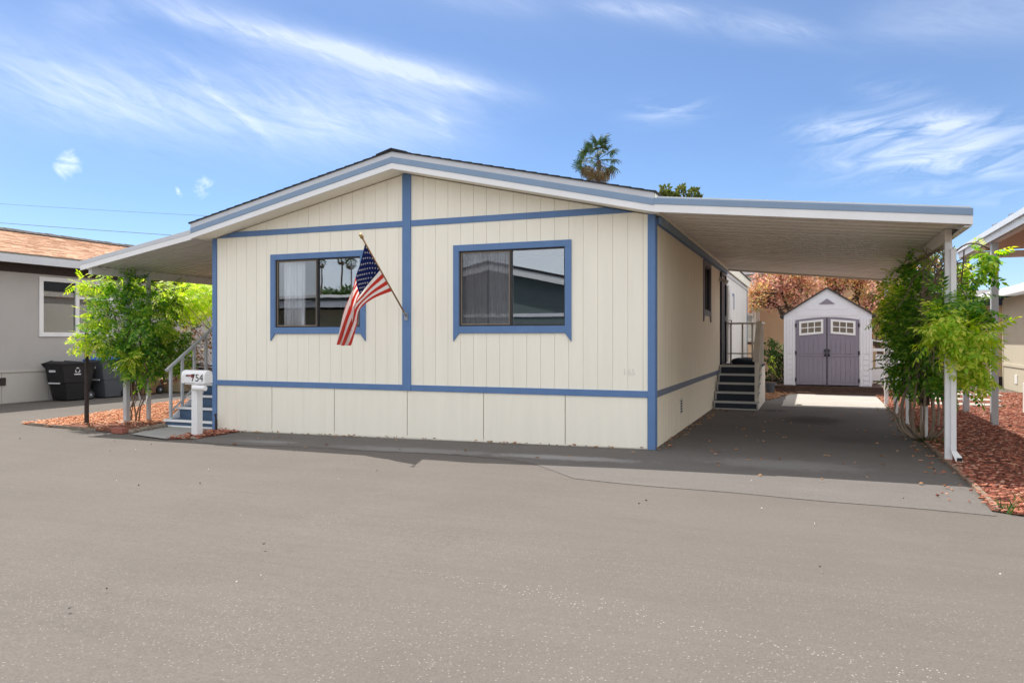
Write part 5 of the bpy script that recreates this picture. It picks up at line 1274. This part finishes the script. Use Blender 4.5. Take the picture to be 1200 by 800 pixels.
# --- palms
def frond_mesh(seed, dead):
    r = random.Random(seed); mb = MB(); L = 1.2
    mb.tube([(0, 0, 0), (L*.5, 0, .04), (L, 0, -.02 if not dead else -.1)], [.022, .016, .010], 4)
    nb = 17
    for k_ in range(nb):
        a = R(-105+210*k_/(nb-1)); l = r.uniform(.60, .80)*(1-.25*abs(a)/2); w_ = .075
        d = Vector((math.cos(a), math.sin(a), 0)); s_ = Vector((-math.sin(a), math.cos(a), 0)); o = Vector((L, 0, -.02 if not dead else -.1))
        dr = r.uniform(.15, .4)*(2.0 if dead else 1)
        p1 = o+d*l*.5+Vector((0, 0, .02)); p2 = o+d*l*.85+Vector((0, 0, -dr*.35)); p3 = o+d*l+Vector((0, 0, -dr*.9))
        mb.add([o, p1+s_*w_*.5, p2+s_*w_*.4, p3, p2-s_*w_*.4, p1-s_*w_*.5], [(0, 1, 2, 4, 5), (2, 3, 4)])
    return mb
def palm(loc, h, label, scale=1.0, group=None):
    t = thing('palm_tree', label, 'tree', loc, group)
    x, y, z = loc
    pts = [(x+.05*math.sin(i), y, z+h*i/8) for i in range(9)]
    MB().tube(pts, [.26-.09*i/8 for i in range(9)], 10).build('trunk', M['trunk'], t, smooth=True)
    protos = []
    for sd in range(3): protos.append(frond_mesh(sd, False).build('frond', M['palm_g'], t))
    dprotos = [frond_mesh(9+sd, True).build('dead_frond', M['palm_b'], t) for sd in range(2)]
    used = []
    def place(pr, n, lo, hi, lenv, first):
        for i in range(n):
            p = random.choice(pr)
            if first and i < len(pr): o = pr[i]
            else: o = p.copy(); COL.objects.link(o); o.parent = t
            e = R(lo+(hi-lo)*((i+.5)/n)); a = i*2.39996+random.uniform(-.2, .2)
            # frond geometry is built at the thing's base: move it to the crown
            d = Vector((math.cos(a)*math.cos(e), math.sin(a)*math.cos(e), math.sin(e)))
            q = Vector((1, 0, 0)).rotation_difference(d); rot = q.to_matrix() @ Matrix.Rotation(random.uniform(-.5, .5), 3, 'X')
            zax = rot @ Vector((0, 0, 1))
            if zax.z < 0 and abs(e) < 1.3: rot = rot @ Matrix.Rotation(math.pi, 3, 'X')
            s_ = scale*lenv*random.uniform(.85, 1.12)
            o.location = Vector((0, 0, h+.05*scale+.18*math.sin(e))); o.rotation_euler = rot.to_euler(); o.scale = (s_, s_, s_)
    # meshes were stored relative to the thing: undo that so they sit at the local origin
    for o in protos+dprotos:
        o.data.transform(Matrix.Translation(Vector(loc)))
    place(protos, 33, -26, 84, .97, True); place(dprotos, 17, -66, -26, .9, True)
    return t
palm((-13.0, 45, 0), 14.75, 'tall fan palm rising behind the roof ridge of the cream home', 1.0)
tp = thing('conifer_tree', 'olive green tree whose tips show above the carport roof edge', 'tree', (-4.5, 30, 0))
P, X, Z = [], [], []
for (px, top, wd) in ((780, 219, .50), (787, 226, .5), (798, 219, .42), (813, 222, .5), (775, 228, .35), (792, 229, .35), (818, 229, .3)):
    tip = at(px, top, 30); n = 420
    for i in range(n):
        k_ = random.random(); rr = wd*(.25+.75*math.sin(math.pi*min(1, .12+k_*.75)))*math.sqrt(random.random())*.75; a = random.uniform(0, 6.28)
        P.append((tip.x+rr*math.cos(a), tip.y+rr*math.sin(a), tip.z-1.9*k_)); X.append((math.cos(a)*.5+random.gauss(0, .3), math.sin(a)*.5+random.gauss(0, .3), .6+random.gauss(0, .3)))
    MB().tube([(-4.5, 30, 4), (tip.x, tip.y, tip.z-1.5), (tip.x, tip.y, tip.z)], [.08, .05, .01], 5).build('leader', M['trunk'], tp)
X = np.array(X); scatter('crown', LEAF_V, LEAF_F, P, frames(X, rng.normal(size=X.shape)), rng.uniform(.14, .26, len(P)), M['conifer'], tp)
MB().tube([(-4.5, 30, 0), (-4.5, 30, 4.2)], [.2, .12], 8).build('trunk', M['trunk'], tp)

# ================================================================== ACROSS THE ROAD (seen mirrored in the windows)
oh = thing('green_house', 'dark green gabled home across the road mirrored in the right window', 'house', (-9.2, -20, 0))
hw_ = 4.4; OX, OY = -9.3, -16.2
def og(x): return 4.0-.215*abs(x-OX)
MB().prism([(OX-hw_, -.2), (OX+hw_, -.2), (OX+hw_, og(OX+hw_)), (OX, og(OX)), (OX-hw_, og(OX-hw_))], 'y', OY-.1, OY).box(OX-hw_, OX-hw_+.1, OY-11.9, OY-.1, -.2, 3.0).box(OX+hw_-.1, OX+hw_, OY-11.9, OY-.1, -.2, 3.0).box(OX-hw_, OX+hw_, OY-12, OY-11.9, -.2, 3.0).build('wall', M['teal'], oh)
for s_ in (-1, 1):
    a, c = (OX-hw_-.5, OX) if s_ < 0 else (OX, OX+hw_+.5)
    MB().prism([(a, og(a)+.0), (c, og(c)+.0), (c, og(c)+.24), (a, og(a)+.24)], 'y', OY+.30, OY+.35).build('fascia_board', M['white'], oh)
    MB().prism([(a, og(a)+.242), (c, og(c)+.242), (c, og(c)+.34), (a, og(a)+.34)], 'y', OY-12.3, OY+.37).build('roof', M['shingle'], oh)
MB().box(OX-hw_, OX+hw_, OY, OY+.03, 2.25, 2.37).build('band_trim', M['shed_w'], oh)
wv = MB().box(-7.9, -5.9, OY, OY+.04, 1.65, 1.72).box(-7.9, -7.82, OY, OY+.04, .6, 1.65).box(-5.98, -5.9, OY, OY+.04, .6, 1.65).box(-7.9, -5.9, OY, OY+.04, .54, .6).build('window_frame', M['shed_w'], oh)
MB().box(-7.82, -5.98, OY+.01, OY+.015, .6, 1.65).build('pane', M['navy'], wv)
o2 = thing('olive_house', 'low olive home with white flat carport across the road mirrored in the left window', 'house', (-21, -21, 0))
MB().box(-26, -15.6, -26, -18.6, -.3, 2.75).build('wall', M['opp_tan'], o2)
MB().box(-27, -14.6, -17.02, -16.98, 2.78, 3.02).build('fascia_board', M['white'], o2)
MB().box(-27, -14.6, -26.3, -17.02, 2.95, 3.06).build('roof', M['metal_edge'], o2)
MB().box(-27, -14.6, -16.9, -16.86, 3.18, 3.30).build('gutter', M['white'], o2)
MB().box(-27, -14.6, -17.0, -16.9, 3.07, 3.28).build('roof_edge', M['bronze'], o2)
for x in (-26.5, -22.5, -18.6, -15): MB().box(x-.06, x+.06, -17.2, -17.08, -.3, 2.94).build('post', M['white'], o2)
MB().box(-20.5, -18.9, -18.6, -18.55, .8, 2.0).build('window', M['navy'], o2)
MB().box(-24.3, -23.3, -18.6, -18.55, 0, 2.1).build('door', M['wood'], o2)
for k_, (x, y, h, s_) in enumerate(((-99.7, -130, 18.2, .66), (-95.0, -131, 18.8, .66), (-90.6, -128, 17.6, .8))):
    palm((x, y, 0), h, ['left palm of those mirrored in the left window', 'middle palm of those mirrored in the left window', 'right palm mirrored in the left window beside the flag'][k_], s_, 'palms mirrored in the left window')
c0 = Vector((-36.6, -46, 0))
broad_tree('round_tree', 'rounded green tree across the road mirrored in the left window', c0, c0+Vector((0, 0, 2.2)), clumps_in([(c0+Vector((0, 0, 4.0)), (2.6, 2.2, 1.6))], 40, .6, 1.0), 90, M['dark_leaf'], .28)
